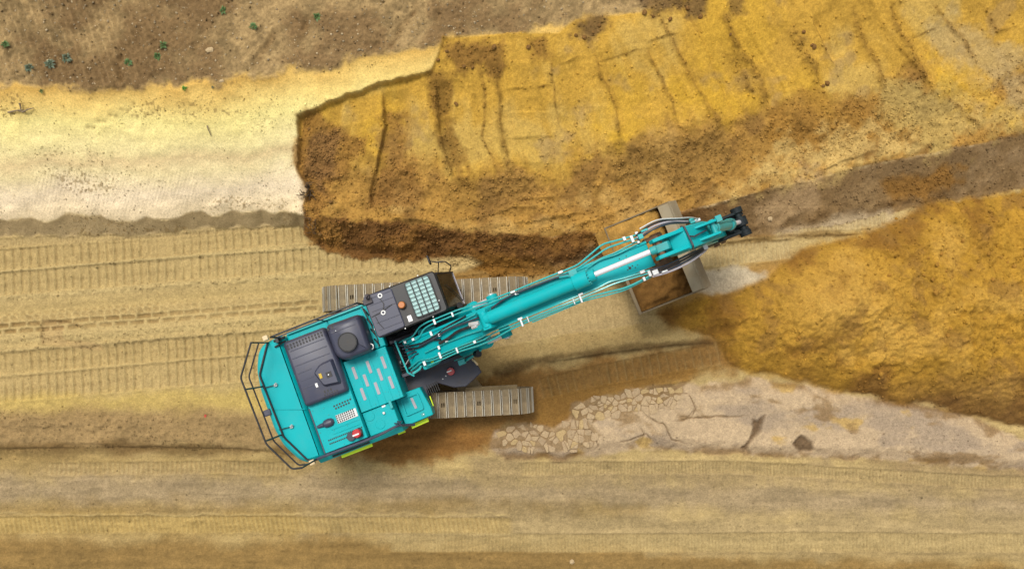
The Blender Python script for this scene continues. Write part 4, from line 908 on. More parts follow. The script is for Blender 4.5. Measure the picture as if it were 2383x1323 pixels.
# arm cylinder on top of the boom
AC0, AC1 = Vector((1.66, 0, 4.42)), Vector((3.80, 0, 5.08)); dA = (AC1 - AC0).normalized()
at_ = lambda t_: tuple(AC0 + dA * t_)
AC = front(MB().tube([at_(.10), at_(2.12)], .130, 28)).build('arm_cylinder', M_TEAL, EX, .008)
front(MB().tube([at_(0), at_(.26)], .118, 24).cyl((1.66, -.16, 4.40), (1.66, .16, 4.40), .10, 18)).build('cylinder_base', M_TEAL, AC, .01)
front(MB().tube([at_(1.92), at_(2.22)], .158, 28).tube([at_(2.22), at_(2.36)], .115, 24)).build('cylinder_gland', M_TEAL, AC, .008)
b = MB(); pr = dA.cross(Vector((0, 1, 0)))
for k in range(14):
    a = 2 * math.pi * k / 14; q = pr * (math.cos(a) * .138) + Vector((0, 1, 0)) * (math.sin(a) * .138); b.tube([tuple(Vector(at_(2.215)) + q), tuple(Vector(at_(2.25)) + q)], .014, 6)
front(b).build('gland_bolts', M_TEALD, AC)
front(MB().tube([at_(2.30), at_(3.52)], .052, 22)).build('piston_rod', M_CHR, AC)
front(MB().tube([at_(3.48), at_(3.60)], .078, 18).prism_xz([(5.02, 5.34), (5.34, 5.44), (5.40, 5.36), (5.36, 5.22), (5.04, 5.28)], -.075, .075)).build('rod_eye', M_TEALD, AC, .01)
front(MB().box(1.66, 1.78, -.21, -.12, 4.2, 4.36).box(1.66, 1.78, .12, .21, 4.2, 4.36).prism_xz([(1.5, 4.0), (1.85, 4.25), (1.72, 4.5), (1.56, 4.45)], -.2, -.14).prism_xz([(1.5, 4.0), (1.85, 4.25), (1.72, 4.5), (1.56, 4.45)], .14, .2)).build('cylinder_bracket', M_TEAL, BM, .008)
front(MB().tube([(1.52, -.02, 4.50), (1.42, .0, 4.46), (1.34, .02, 4.38)], .045, 10).cyl((1.36, -.06, 4.44), (1.46, -.06, 4.52), .03, 10)).build('hose_fitting', M_ZINC, AC, .004)
front(MB().tube([at_(2.0)[:1] + (.10,) + (at_(2.0)[2] + .08,), at_(1.85)[:1] + (.17,) + (at_(1.85)[2] + .06,), at_(1.7)[:1] + (.20,) + (at_(1.7)[2],)], .026, 8).box(3.46, 3.62, .14, .25, 4.98, 5.08)).build('pipe_manifold', M_TEALD, AC, .006)

# pipes along the boom
def pipe(pts, r=.018, m=M_PIPE, up=.06, nm='pipe', rad=.10):
    """pts: (x, y[, extra height]) follows the top of the boom"""
    dense = []
    for a, b_ in zip(pts[:-1], pts[1:]):
        a = (*a, 0)[:3]; b_ = (*b_, 0)[:3]; n = max(1, int(abs(b_[0] - a[0]) / .25))
        for k in range(n): t_ = k / n; dense.append(tuple(a[i] + (b_[i] - a[i]) * t_ for i in range(3)))
    dense.append((*pts[-1], 0)[:3])
    return front(MB().tube([(x, y, ztop(x) + up + e_) for x, y, e_ in dense], r, 8, rad=rad)).build(nm, m, BM)
# right side bundle
pipe([(-.36, -.30), (-.05, -.22), (.25, -.29), (.55, -.28), (1.45, -.29), (1.62, -.25), (2.0, -.25), (3.9, -.25), (4.15, -.22), (4.4, -.26), (4.95, -.30)])
pipe([(-.34, -.36), (.0, -.28), (.3, -.34), (.9, -.33), (1.50, -.35), (1.70, -.30), (2.1, -.31), (3.9, -.30), (4.25, -.29), (4.95, -.35)], up=.03)
pipe([(.0, -.40), (.3, -.40), (.9, -.38), (1.35, -.42), (1.62, -.42), (2.0, -.365), (2.4, -.35), (3.7, -.35), (4.1, -.40), (4.35, -.44), (4.55, -.44), (4.95, -.40)], up=.0)
pipe([(2.5, -.39), (3.6, -.38), (4.0, -.44), (4.35, -.48), (4.6, -.46), (4.95, -.43)], up=-.04, r=.014)
# left side bundle
pipe([(-.36, .32), (.02, .31), (.25, .44), (.45, .46), (1.2, .42), (1.9, .33), (2.4, .31), (3.7, .30), (4.0, .40), (4.3, .50), (4.6, .46), (5.0, .42)])
pipe([(-.20, .22), (.15, .22), (.32, .36), (.5, .38), (1.2, .35), (1.9, .27), (2.4, .26), (3.7, .245), (4.05, .33), (4.35, .40), (5.0, .36)], up=.04)
pipe([(.15, .12), (.6, .16), (1.2, .18), (1.7, .20)], up=.05, r=.016)
pipe([(.15, -.12), (.7, -.10), (1.2, -.12), (1.6, -.16)], up=.05, r=.016)
pipe([(3.9, .22), (4.2, .26), (4.45, .25), (4.75, .29), (5.0, .30)], up=.04, r=.014)
pipe([(3.85, .18), (4.15, .24), (4.5, .21), (4.9, .25)], up=.07, r=.012)
# black hoses on the boom
pipe([(.1, .06), (.5, .08), (.9, .14), (1.6, .09), (2.1, .23), (2.4, .25), (3.3, .23), (3.5, .19)], r=.022, m=M_HOSE, up=.09, nm='hose', rad=.2)
pipe([(.55, -.06), (.8, -.04), (1.0, .02), (1.4, .0)], r=.032, m=M_RUB, up=.10, nm='hose', rad=.2)
pipe([(-.2, .10), (.1, .02), (.4, .08), (.6, .0)], r=.022, m=M_RUB, up=.05, nm='hose', rad=.2)
pipe([(-.25, .18), (.1, .10), (.5, .12), (.8, .2), (1.3, .24)], r=.018, m=M_RUB, up=.05, nm='hose', rad=.2)
# clamps and fittings
def clamp(x, y, sx, sy, m=M_ZINC, up=.03, h=.07):
    z = ztop(x) + up; front(MB().box(x - sx, x + sx, y - sy, y + sy, z, z + h)).build('pipe_clamp', m, BM, .006)
for x, y, sx, sy in [(-.22, .29, .03, .05), (.62, .40, .025, .06), (1.05, .38, .02, .05), (2.36, .30, .05, .02), (2.42, .24, .04, .02), (.62, .10, .03, .03), (.45, .20, .025, .05), (.72, -.06, .035, .035), (.46, -.30, .025, .07), (.50, -.14, .025, .04), (.86, -.34, .02, .06),
                     (1.28, -.32, .03, .03), (2.30, -.24, .05, .022), (2.30, -.33, .02, .07), (2.44, -.31, .012, .06), (3.55, -.24, .05, .022), (3.52, -.33, .02, .07), (3.38, -.32, .012, .06), (4.80, -.28, .05, .03), (4.92, -.36, .03, .06), (4.78, -.42, .025, .04),
                     (4.86, .38, .03, .07), (4.98, .44, .03, .04), (4.72, .44, .03, .04), (3.35, .30, .05, .025), (4.95, .28, .025, .025), (.05, -.33, .03, .05), (.0, .25, .03, .03)]:
    clamp(x, y, sx, sy)
front(MB().tube([(-.42, .36, 2.42), (-.40, -.38, 2.42), (-.30, -.50, 2.38)], .02, 8).tube([(-.42, .36, 2.42), (-.42, .36, 2.1)], .02, 8).tube([(-.30, -.44, 2.42), (-.12, -.40, 2.46), (-.06, -.34, 2.46)], .028, 8)).build('pipe_rack', M_PIPE, BM)
b = MB()
for k in range(5): b.tube([(-.36 + .03 * k, .24 - .09 * k, 2.40), (-.26 + .04 * k, .20 - .07 * k, 2.46), (-.16 + .04 * k, .16 - .06 * k, 2.60)], .016, 6, rad=.05)
front(b).build('hose_fitting', M_HOSE, BM)
front(MB().box(.16, .22, -.40, -.34, 2.42, 2.437)).build('lime_tag', M_LIME, BM)
b = MB()
for x_, y_, r_ in ((4.62, -.12, .028), (4.57, -.14, .012), (4.68, -.10, .014), (4.72, -.15, .012), (4.6, -.08, .010), (4.78, -.12, .010), (4.5, .12, .012), (4.64, .12, .012)): b.cyl((x_, y_, ztop(x_) + .0), (x_, y_, ztop(x_) + .006), r_, 10)
front(b).build('boss_plugs', M_BLK, BM)

# arm
AR = front(MB().loft([[(5.40, -.19, 4.50), (5.40, .19, 4.50), (5.44, .19, 5.20), (5.44, -.19, 5.20)], [(5.72, -.22, 4.20), (5.72, .22, 4.20), (5.74, .22, 5.32), (5.74, -.22, 5.32)],
      [(5.95, -.21, 3.80), (5.95, .21, 3.80), (6.30, .21, 4.76), (6.30, -.21, 4.76)], [(6.98, -.16, 1.98), (6.98, .16, 1.98), (7.38, .16, 2.30), (7.38, -.16, 2.30)], [(7.15, -.16, 1.84), (7.15, .16, 1.84), (7.36, .16, 2.02), (7.36, -.16, 2.02)]])).build('arm', M_TEAL, EX, .02)
for sy in (-1, 1):
    front(MB().prism_xz([(5.06, 5.24), (5.10, 5.42), (5.30, 5.46), (5.74, 5.33), (5.70, 5.0), (5.42, 4.9), (5.2, 5.08)], *sorted((sy * .13, sy * .20)))).build('arm_ear', M_TEAL, AR, .012)
    front(MB().prism_xz([(6.00, 5.02), (6.10, 5.06), (6.48, 4.98), (6.56, 4.80), (6.40, 4.55), (6.2, 4.7)], *sorted((sy * .10, sy * .15)))).build('cylinder_lug', M_TEAL, AR, .01)
front(MB().cyl((5.20, -.22, 5.32), (5.20, .22, 5.32), .06, 16)).build('pin', M_RUST, AR)
front(MB().cyl((6.42, -.17, 4.84), (6.42, .17, 4.84), .055, 16)).build('pin', M_TEALD, AR)
front(MB().tube([(5.75, .235, 5.20), (5.77, .20, 5.345), (5.79, -.18, 5.345), (5.80, -.235, 5.2)], .020, 8).tube([(5.80, .0, 5.34), (5.90, -.03, 5.24), (6.05, -.01, 5.10), (6.25, .01, 4.90)], .018, 8)).build('arm_hose', M_HOSE, AR)
# bucket cylinder down the outer face
k0, k1 = Vector((6.42, 0, 4.84)), Vector((7.66, 0, 2.66)); dk = (k1 - k0).normalized(); kt = lambda t_: tuple(k0 + dk * t_)
BC = front(MB().tube([kt(.0), kt(.14)], .08, 18).tube([kt(.10), kt(1.42)], .105, 26).tube([kt(1.30), kt(1.52)], .125, 26)).build('bucket_cylinder', M_TEALD, EX, .01)
front(MB().tube([kt(1.45), kt(2.42)], .048, 18)).build('piston_rod', M_CHR, BC)
front(MB().tube([tuple(Vector(kt(.15)) + Vector((.10, .06, .06))), tuple(Vector(kt(.9)) + Vector((.12, .08, .06))), tuple(Vector(kt(1.35)) + Vector((.12, .05, .06)))], .016, 8).box(6.52, 6.64, .08, .2, 4.78, 4.86)).build('cylinder_pipe', M_TEALD, BC)
# hose runs between boom and arm
def hose(nm, pts, r, m): return front(MB().tube(pts, r, 8, rad=.25)).build(nm, m, AR)
for k in range(4):
    hose('arm_hose', [(4.95, -.30 - .045 * k, 4.92), (5.25, -.34 - .045 * k, 5.02), (5.7, -.30 - .05 * k, 4.95), (6.15, -.27 - .03 * k, 4.5), (6.35, -.25 - .02 * k, 4.1)], .020, [M_HOSE, M_RUB, M_HOSE, M_GRIP][k])
for k in range(3):
    hose('arm_hose', [(4.95, .32 + .045 * k, 4.92), (5.25, .40 + .05 * k, 5.05), (5.6, .40 + .04 * k, 5.0), (6.05, .30 + .03 * k, 4.6), (6.35, .25 + .02 * k, 4.1)], .020, [M_HOSE, M_GRIP, M_RUB][k])
hose('hose_guard_rail', [(5.05, .50, 5.0), (5.42, .55, 5.05), (5.80, .42, 5.0), (6.1, .36, 4.8), (6.3, .30, 4.5)], .014, M_ZINC)
for (x, y, z, sx, sy) in [(5.02, -.38, 4.93, .06, .05), (5.18, -.43, 4.98, .06, .02), (5.02, .36, 4.93, .05, .05), (5.12, .44, 4.98, .07, .02), (6.15, .30, 4.56, .05, .05), (6.30, .28, 4.40, .06, .03), (6.25, -.27, 4.35, .05, .05)]:
    front(MB().box(x - sx, x + sx, y - sy, y + sy, z, z + .06)).build('hose_fitting', M_ZINC if y < .29 else M_PIPE, AR, .01)
for sy in (-1, 1):
    front(MB().tube([(5.98, sy * .225, 4.62), (6.5, sy * .225, 3.6), (7.0, sy * .21, 2.75)], .018, 8)).build('arm_pipe', M_PIPE, AR)
    front(MB().prism_xz([(6.95, 2.50), (7.05, 2.40), (7.72, 2.58), (7.76, 2.70), (7.62, 2.76), (7.0, 2.64)], *sorted((sy * .185, sy * .25)))).build('guide_link', M_LINK, AR, .015)
front(MB().cyl((7.67, -.29, 2.67), (7.67, .29, 2.67), .075, 16).cyl((7.67, .20, 2.67), (7.67, .33, 2.67), .13, 16).cyl((7.67, -.33, 2.67), (7.67, -.20, 2.67), .13, 16).cyl((7.67, -.1, 2.67), (7.67, .1, 2.67), .14, 18)).build('link_pin', M_LINK, AR, .012)
front(MB().prism_xz([(7.46, 2.62), (7.80, 2.64), (7.58, 1.66), (7.42, 1.56), (7.34, 1.70)], -.20, -.13).prism_xz([(7.46, 2.62), (7.80, 2.64), (7.58, 1.66), (7.42, 1.56), (7.34, 1.70)], .13, .20).box(7.42, 7.68, -.13, .13, 1.9, 2.45)).build('bucket_link', M_LINK, AR, .012)

# wide ditching bucket, curled up
BW = 1.08
prof = [(5.06, 1.28), (5.12, .98), (5.34, .68), (5.70, .48), (6.15, .46), (6.55, .64), (6.76, .96), (6.78, 1.34), (6.62, 1.62)]
inner = [(x + (5.95 - x) * .035, z + (1.15 - z) * .05 + (.01)) for x, z in prof]; inner[0] = (5.085, 1.285); inner[-1] = (6.585, 1.60)
sh = MB(); np_ = len(prof)
for y0 in (0,):
    vv = [(x, s_ * BW, z) for s_ in (-1, 1) for x, z in prof] + [(x, s_ * BW, z) for s_ in (-1, 1) for x, z in inner]
    ff = []
    for i in range(np_ - 1):
        ff.append((i, i + 1, np_ + i + 1, np_ + i)); ff.append((2 * np_ + i + 1, 2 * np_ + i, 3 * np_ + i, 3 * np_ + i + 1))
    for e_ in (0, np_ - 1): ff.append((e_, np_ + e_, 3 * np_ + e_, 2 * np_ + e_) if e_ == 0 else (np_ + e_, e_, 2 * np_ + e_, 3 * np_ + e_))
    sh.add(vv, ff)
BK = front(sh).build('bucket', M_BKT, EX)
for sy in (-1, 1): front(MB().prism_xz(prof, *sorted((sy * BW, sy * (BW + .035))))).build('side_plate', M_BKT, BK, .006)
front(MB().prism_xz([(6.585, 1.62), (6.62, 1.66), (6.86, 1.36), (6.83, 1.0), (6.78, 1.0), (6.80, 1.35)], -BW - .02, BW + .02)).build('back_rib', M_BKT2, BK, .006)
front(MB().box(6.33, 6.60, -BW, BW, 1.585, 1.615)).build('top_plate', M_BKT2, BK, .006)
front(MB().box(5.02, 5.10, -BW - .035, BW + .035, 1.27, 1.31)).build('cutting_edge', M_BKT, BK, .006)
for sy in (-1, 1):
    front(MB().prism_xz([(6.55, 1.60), (6.9, 1.95), (7.15, 2.10), (7.36, 2.0), (7.52, 1.72), (7.46, 1.56), (7.1, 1.5), (6.80, 1.2), (6.7, 1.3)], *sorted((sy * .19, sy * .25)))).build('bucket_ear', M_BKT, BK, .012)
front(MB().cyl((7.18, -.30, 1.96), (7.18, .30, 1.96), .07, 16)).build('pin', M_RUST, BK, .008)
front(MB().cyl((7.44, -.28, 1.64), (7.44, .28, 1.64), .06, 16)).build('pin', M_RUST, BK, .008)
# soil carried in the bucket
nx, ny = 40, 52; gx = np.linspace(4.80, 6.62, nx); gy = np.linspace(-BW + .01, BW - .01, ny); GX, GY = np.meshgrid(gx, gy)
zi = np.interp(GX, [p[0] for p in sorted(inner[:7])], [p[1] for p in sorted(inner[:7])])
hv = sstep(-.35, .35, GY); GZ = .88 + .10 * fbm(GX, GY, .4, 3, 801) + .09 * fbm(GX, GY, .13, 3, 802) - .22 * (GX - 5.8) * (1 - hv) + hv * (.50 + .08 * fbm(GX, GY, .4, 3, 804)) * sstep(6.62, 6.25, GX)
GZ = np.where(GX < 5.10, 1.37 - (5.10 - GX) * 1.1 + .05 * fbm(GX, GY, .2, 2, 805), np.maximum(GZ, zi + .03))
ok_ = ((GX > 5.11) | (hv > .75)); okf = (ok_[:-1, :-1] & ok_[:-1, 1:] & ok_[1:, 1:] & ok_[1:, :-1]).ravel()
cs_, sn_ = math.cos(UP + FG), math.sin(UP + FG)
cw_ = np.stack([MX + GX * cs_ - GY * sn_, MY + GX * sn_ + GY * cs_, GZ], -1).reshape(-1, 3)
id2 = np.arange(nx * ny).reshape(ny, nx); q2 = np.stack([id2[:-1, :-1], id2[:-1, 1:], id2[1:, 1:], id2[1:, :-1]], -1).reshape(-1, 4)[okf].reshape(-1)
cl_ = (soil(128, 92, 46)[None] + (soil(190, 146, 74) - soil(128, 92, 46))[None] * sstep(-.1, .5, GY).reshape(-1, 1)) * (1 + .35 * fbm(GX, GY, .2, 3, 803)).reshape(-1, 1)
me = big_mesh('soil_load', cw_, q2, 4, cl_); me.materials.append(SOIL); o = bpy.data.objects.new('soil_load', me); C.objects.link(o)
tag(o, 'brown soil lying in the raised excavator bucket', 'soil')
#DET
# ------------------------------------------------------------------ broken crust plates on the clay bank
def clip_poly(poly, px_, py_, nx_, ny_):
    out = []
    for i in range(len(poly)):
        a, b = poly[i], poly[(i + 1) % len(poly)]
        da = (a[0] - px_) * nx_ + (a[1] - py_) * ny_; db = (b[0] - px_) * nx_ + (b[1] - py_) * ny_
        if da <= 0: out.append(a)
        if (da < 0) != (db < 0): t_ = da / (da - db); out.append((a[0] + (b[0] - a[0]) * t_, a[1] + (b[1] - a[1]) * t_))
    return out
def inside(p, poly):
    r_ = False
    for i in range(len(poly)):
        (ax, ay), (bx, by) = poly[i], poly[(i + 1) % len(poly)]
        if (ay > p[1]) != (by > p[1]) and p[0] < (bx - ax) * (p[1] - ay) / (by - ay) + ax: r_ = not r_
    return r_
CLAYS = [soil_mat('clay_crust', tuple(soil(*c_))) for c_ in ((200, 174, 136), (196, 170, 134), (188, 163, 128), (200, 172, 124))]
def crust(poly, spacing, gap, hgt, skip, tilt):
    a = np.array(poly); (x0, y0), (x1, y1_) = a.min(0) - .3, a.max(0) + .3; seeds = []; y_ = y0
    while y_ < y1_:
        x_ = x0
        while x_ < x1:
            sp_ = spacing(x_, y_); seeds.append((x_ + random.uniform(-.4, .4) * sp_, y_ + random.uniform(-.4, .4) * sp_)); x_ += sp_
        y_ += spacing((x0 + x1) / 2, y_) * .92
    for i, p in enumerate(seeds):
        if not inside(p, poly) or random.random() < skip: continue
        cell = [(p[0] - .4, p[1] - .4), (p[0] + .4, p[1] - .4), (p[0] + .4, p[1] + .4), (p[0] - .4, p[1] + .4)]
        for j, q in enumerate(seeds):
            if j == i: continue
            dx, dy = q[0] - p[0], q[1] - p[1]
            if dx * dx + dy * dy > .8: continue
            l = math.hypot(dx, dy); k = .5 - random.uniform(.3, 1.0) * gap / l
            cell = clip_poly(cell, p[0] + dx * k, p[1] + dy * k, dx / l, dy / l)
            if len(cell) < 3: break
        if len(cell) < 3: continue
        cell = rnd(ccw(cell), .022, 2); cxm = sum(c_[0] for c_ in cell) / len(cell); cym = sum(c_[1] for c_ in cell) / len(cell)
        cell = [(x - cxm + random.uniform(-.006, .006), y - cym + random.uniform(-.006, .006)) for x, y in cell]; h = hgt * random.uniform(.6, 1.3); tx, ty = random.uniform(-tilt, tilt), random.uniform(-tilt, tilt)
        z = lambda x, y, zz: zz + tx * x + ty * y
        b = MB().loft([[(x * k_, y * k_, z(x, y, zz)) for x, y in cell] for k_, zz in ((1.0, -.06), (1.0, h * .6), (.94, h * .9), (.82, h), (.4, h + .004))])
        o = b.build('clay_plate', CLAYS[random.choice((0, 0, 0, 1, 1, 2, 3))], GROUND[5]); o.location = (cxm, cym, ground_z(cxm, cym))
crust(BED, lambda x, y: random.choice((.08, .12, .17, .26)), .006, .022, .0, .03)
crust(BED2, lambda x, y: random.choice((.07, .10, .15, .24)), .009, .020, .12, .12)

# ------------------------------------------------------------------ loose crumbs: nobody could count these
t_ = (1 + 5 ** .5) / 2
ICO = np.array([(-1, t_, 0), (1, t_, 0), (-1, -t_, 0), (1, -t_, 0), (0, -1, t_), (0, 1, t_), (0, -1, -t_), (0, 1, -t_), (t_, 0, -1), (t_, 0, 1), (-t_, 0, -1), (-t_, 0, 1)]) / 1.902
ICF = np.array([(0, 11, 5), (0, 5, 1), (0, 1, 7), (0, 7, 10), (0, 10, 11), (1, 5, 9), (5, 11, 4), (11, 10, 2), (10, 7, 6), (7, 1, 8), (3, 9, 4), (3, 4, 2), (3, 2, 6), (3, 6, 8), (3, 8, 9), (4, 9, 5), (2, 4, 11), (6, 2, 10), (8, 6, 7), (9, 8, 1)])
def crumbs(name, label, cat, weight, n, rmin, rmax, colour, power=2.2):
    wv = (weight * core * (np.abs(X) < 13.8)).ravel(); cdf = np.cumsum(wv); pick = np.searchsorted(cdf, rng.random(n) * cdf[-1])
    base = co[pick].copy(); base[:, :2] += rng.uniform(-.013, .013, (n, 2))
    r_ = rmin + (rmax - rmin) * rng.random(n) ** power
    sc_ = rng.uniform(.6, 1.25, (n, 1, 3)) * np.array([1, 1, .75]); jit = rng.uniform(.75, 1.2, (n, 12, 1)); a = rng.uniform(0, 6.283, n)
    v = ICO[None] * jit * sc_ * r_[:, None, None]
    xr = v[..., 0] * np.cos(a)[:, None] - v[..., 1] * np.sin(a)[:, None]; yr = v[..., 0] * np.sin(a)[:, None] + v[..., 1] * np.cos(a)[:, None]
    v = np.stack([xr, yr, v[..., 2]], -1) + base[:, None]; v[..., 2] += r_[:, None] * .25
    f_ = (ICF[None] + 12 * np.arange(n)[:, None, None]).reshape(-1)
    c_ = colour(pick, n); me = big_mesh(name, v.reshape(-1, 3), f_, 3, np.repeat(c_, 12, 0)); me.materials.append(SOIL)
    o = bpy.data.objects.new(name, me); C.objects.link(o); o['kind'] = 'stuff'; o['label'] = label; o['category'] = cat
def local(lo, hi): return lambda pick, n: np.clip(colf[pick] * rng.uniform(lo, hi, (n, 1)), .01, .8)
def pebble(pick, n):
    c_ = np.tile(soil(206, 184, 146), (n, 1)) * rng.uniform(.5, 1.15, (n, 1)); d_ = rng.random(n) < .35; c_[d_] = colf[pick][d_] * rng.uniform(.5, .8, (d_.sum(), 1)); return c_
crumbs('soil_crumbs', 'loose brown and ochre crumbs strewn over the cut slope and heap', 'crumbs', np.clip(HI, 0, 1.6) ** 1.3 * (REG != 0) + .05 * (REG == 3), 22000, .009, .038, local(.74, 1.22), 3.0)
crumbs('floor_crumbs', 'small sandy crumbs pushed up beside the track prints', 'crumbs', np.clip(HI, 0, 1) * (REG == 0) + .012 * (REG == 0) + .05 * (REG == 5) * (Y < -2.2), 5000, .008, .028, local(.65, 1.15), 2.5)
crumbs('field_pebbles', 'pale pebbles and dark crumbs scattered over the brown field', 'pebbles', fm * (.6 + .8 * fdark), 5200, .008, .034, pebble, 3.5)
crumbs('slope_specks', 'dark specks of earth lying on the pale dry slope', 'crumbs', (REG == 2) * sstep(-.1, .5, fbm(X * .4, Y, .7, 4, 706) + .1) * (tt < .95), 2200, .007, .022, local(.45, .75), 2.5)
# larger clods, one by one
clod_meshes = []
for k in range(5):
    b = MB(); v = []
    for p in ICO:
        q = Vector(p) * random.uniform(.75, 1.15); v.append((q.x * random.uniform(.9, 1.2), q.y, q.z * .7))
    b.add(v, [tuple(f_) for f_ in ICF]); me = b.mesh('soil_clod', M_RUST, 20); clod_meshes.append(me)
CLODM = {'heap': soil_mat('ochre_clod', tuple(soil(178, 132, 56))), 'toe': soil_mat('brown_clod', tuple(soil(140, 104, 58))), 'field': soil_mat('pale_stone', tuple(soil(206, 180, 138)))}
def clods(kind, spots, label, group, cat='clod', name='soil_clod', rr=(.05, .10)):
    for u, v in spots:
        x, y = Pt(u, v)
        for _ in range(6):
            z = ground_z(x, y); x, y = P(u, v, z)
        me = random.choice(clod_meshes).copy(); me.materials.clear(); me.materials.append(CLODM[kind])
        o = bpy.data.objects.new(name, me); C.objects.link(o); r_ = random.uniform(*rr); o.location = (x, y, ground_z(x, y) + r_ * .3); o.scale = (r_, r_ * random.uniform(.75, 1), r_ * random.uniform(.7, 1)); o.rotation_euler = (random.uniform(-.3, .3), random.uniform(-.3, .3), random.uniform(0, 6.28))
        tag(o, label, cat, group)
clods('heap', [(1990,560),(2000,552),(2108,515),(2085,508),(2240,492),(2355,455),(2345,462)], 'ochre lump at the upper rim of the spoil heap facing the cut slope', 'lumps on the upper rim of the heap', rr=(.035, .075))
clods('heap', [(2160,600),(2180,615),(2150,640),(2200,630),(2140,590),(2170,650),(2190,590),(2215,645),(2195,670),(2175,680),(2130,700)], 'ochre lump in the dense cluster on the middle of the spoil heap', 'cluster of lumps on the heap', rr=(.035, .075))
clods('heap', [(2260,625),(2345,610),(2360,620),(2300,590),(2330,598),(2240,560),(2070,640),(2060,600),(2310,650)], 'scattered ochre lump beside the dense cluster on the spoil heap', 'scattered lumps on the heap', rr=(.035, .075))
clods('heap', [(2210,765),(2205,780),(2050,870),(2045,880),(1785,770),(1860,785),(1855,790),(2290,740)], 'ochre lump low on the spoil heap on the side facing the clay bank', 'lumps low on the heap', rr=(.035, .075))
clods('toe', [(720,300),(733,345),(815,525),(850,520),(730,520),(745,545),(800,560),(770,470)], 'brown clod at the crumbled end of the cut near the dark roots', 'clods near the roots', rr=(.04, .075))
clods('toe', [(1040,120),(1080,155),(1100,158),(1150,110),(1020,140),(1230,110),(1062,242)], 'brown clod in the dark loose soil at the stepped corner of the cut', 'clods at the stepped corner', rr=(.04, .075))
clods('toe', [(1340,82),(1360,88),(1380,75),(1395,60),(1500,30),(1520,38),(1560,45),(1600,20),(1630,40)], 'brown clod along the top edge of the cut beside the field', 'clods along the top edge', rr=(.04, .075))
clods('toe', [(1700,80),(1870,75),(1895,110),(1890,105),(1915,200),(1925,195)], 'brown clod on a diagonal spill line across the yellow cut', 'clods on the spill lines', rr=(.04, .075))
def on(u, v):
    x, y = Pt(u, v)
    for _ in range(8): x, y = P(u, v, ground_z(x, y))
    return x, y, ground_z(x, y)
def stone(u, v, r_, sx, rz, label):
    x, y, z = on(u, v); me = clod_meshes[int(r_ * 1000) % 5].copy(); me.materials.clear(); me.materials.append(CLODM['field'])
    o = bpy.data.objects.new('stone', me); C.objects.link(o); o.location = (x, y, z + r_ * .2); o.scale = (r_ * sx, r_, r_ * .7); o.rotation_euler = (0, 0, rz); tag(o, label, 'stone')
stone(489, 116, .07, 1.5, .2, 'largest pale stone lying among stubble on the brown field')
stone(1331, 1305, .065, 1.0, .6, 'flat pale stone lying on the brown dirt road')
stone(1792, 508, .07, 1.0, 0, 'small pale stone beside the track prints past the bucket')
stone(516, 188, .04, 1.6, .3, 'small flat stone at the edge of field and yellow sand')
# sticks and roots
M_WOOD = mat('weathered_wood', (.24, .18, .11), .85, dirt=.5, dirt_col=(.10, .07, .04), nscale=12)
M_ROOT = mat('dark_root_bark', (.07, .045, .025), .9, dirt=.4, dirt_col=(.18, .13, .07), nscale=10)
def sticks(name, label, segs, r_, m, cat='stick'):
    b = MB()
    for sg_ in segs:
        pts = [];
        for k, (u, v, up) in enumerate(sg_):
            x, y, z = on(u, v); pts.append((x, y, z + r_ + up))
        b.tube(pts, [r_ * (1 - .5 * k / max(1, len(pts) - 1)) for k in range(len(pts))], 7)
    o = b.build(name, m); tag(o, label, cat)
sticks('broken_branch', 'forked dry branch lying on the pale slope below the field', [[(20, 262, 0), (40, 259, .03), (56, 256, .02)], [(51, 243, .06), (52, 252, .04), (50, 257, 0)], [(54, 262, .02), (68, 257, .05), (80, 252, .01)], [(44, 258, .01), (62, 262, .03)]], .022, M_WOOD)
sticks('dead_stick', 'short grey stick lying alone on the cream slope', [[(483, 293, .02), (487, 303, .05), (492, 316, 0)]], .016, M_WOOD)
rt = []
for k in range(13):
    a = random.uniform(0, 6.28); u0, v0 = 716 + random.uniform(-8, 8), 444 + random.uniform(-10, 14); l = random.uniform(8, 22)
    rt.append([(u0, v0, .02), (u0 + l * .5 * math.cos(a), v0 + l * .5 * math.sin(a), random.uniform(.05, .18)), (u0 + l * math.cos(a + .5), v0 + l * math.sin(a + .5), random.uniform(0, .08))])
sticks('tangled_root', 'tangle of dark roots sticking out at the end of the cut', rt, .016, M_ROOT, 'root')
rt = []
for k in range(10):
    a = random.uniform(1.2, 4.2); u0, v0 = 728 + random.uniform(-12, 12), 522 + random.uniform(-22, 26); l = random.uniform(8, 20)
    rt.append([(u0, v0, .02), (u0 + l * .5 * math.cos(a), v0 + l * .5 * math.sin(a), random.uniform(.04, .12)), (u0 + l * math.cos(a + .4), v0 + l * math.sin(a + .4), .01)])
sticks('fine_roots', 'thin brown rootlets at the corner of the dumped brown soil', rt, .009, M_ROOT, 'root')
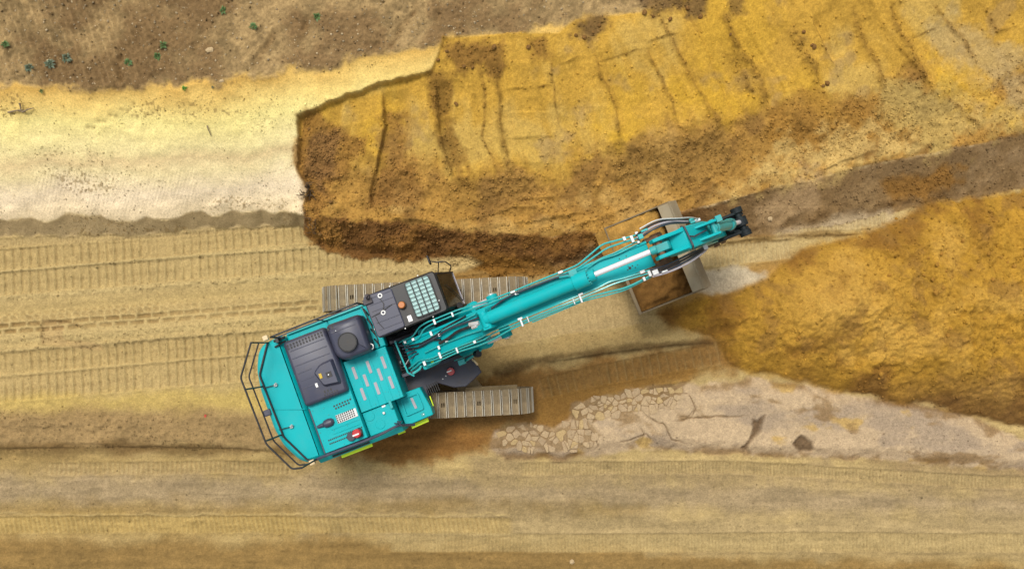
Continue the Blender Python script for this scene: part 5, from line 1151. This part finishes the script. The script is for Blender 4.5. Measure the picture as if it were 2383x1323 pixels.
# weeds
M_LEAF = [mat('weed_leaf', c_, .6, var=.25, nscale=20) for c_ in ((.075, .14, .035), (.10, .13, .075), (.08, .24, .02))]
def weed(u, v, r_, n, mi, label, group=None):
    x, y, z = on(u, v); t_ = thing('weed', label, 'weed', (x, y, z), 0, group)
    b = MB()
    for k in range(n):
        a = 2.4 * k + random.uniform(-.4, .4); l = r_ * random.uniform(.5, 1.1); w_ = l * random.uniform(.12, .22); h = r_ * random.uniform(.15, .6)
        d = Vector((math.cos(a), math.sin(a), 0)); s_ = Vector((-d.y, d.x, 0)) * w_
        p0, p1, p2 = d * .01, d * l * .55 + Vector((0, 0, h)), d * l + Vector((0, 0, h * .5))
        b.add([p0, p1 + s_, p2, p1 - s_, p1 + Vector((0, 0, -.006))], [(0, 3, 4), (0, 4, 1), (4, 3, 2), (4, 2, 1)])
    b.build('leaves', M_LEAF[mi], t_); MB().tube([(0, 0, -.02), (.005, .0, r_ * .4)], .008, 6).build('stem', M_LEAF[mi], t_)
for u, v in ((118, 150), (155, 135), (70, 158)): weed(u, v, .14, 26, 1, 'grey-green weed in the ploughed rows near the field edge', 'weeds in the ploughed rows')
for u, v in ((368, 132), (381, 106), (300, 148), (590, 62), (738, 40), (520, 25), (14, 105)): weed(u, v, .12, 20, 0, 'low green weed growing among stubble on the brown field', 'weeds on the stubble')
weed(430, 207, .085, 18, 2, 'bright green weed alone on the yellow sand band')
weed(98, 213, .07, 14, 0, 'small dark green weed at the yellow sand edge below ploughed rows')
weed(495, 204, .05, 12, 1, 'tiny faded weed on yellow sand under the field edge')
M_SCR = mat('red_plastic', (.45, .05, .03), .5)
x, y, z = on(478, 967); b = MB().add([(-.03, -.04, .0), (.02, -.035, .012), (.035, .03, .004), (-.01, .045, .02), (-.03, -.04, .006), (.02, -.035, .018), (.035, .03, .010), (-.01, .045, .026)], [(3, 2, 1, 0), (4, 5, 6, 7), (0, 1, 5, 4), (1, 2, 6, 5), (2, 3, 7, 6), (3, 0, 4, 7)])
o = b.build('plastic_scrap', M_SCR); o.location = (x, y, z + .01); tag(o, 'scrap of red plastic on the bare ground behind the excavator', 'litter')
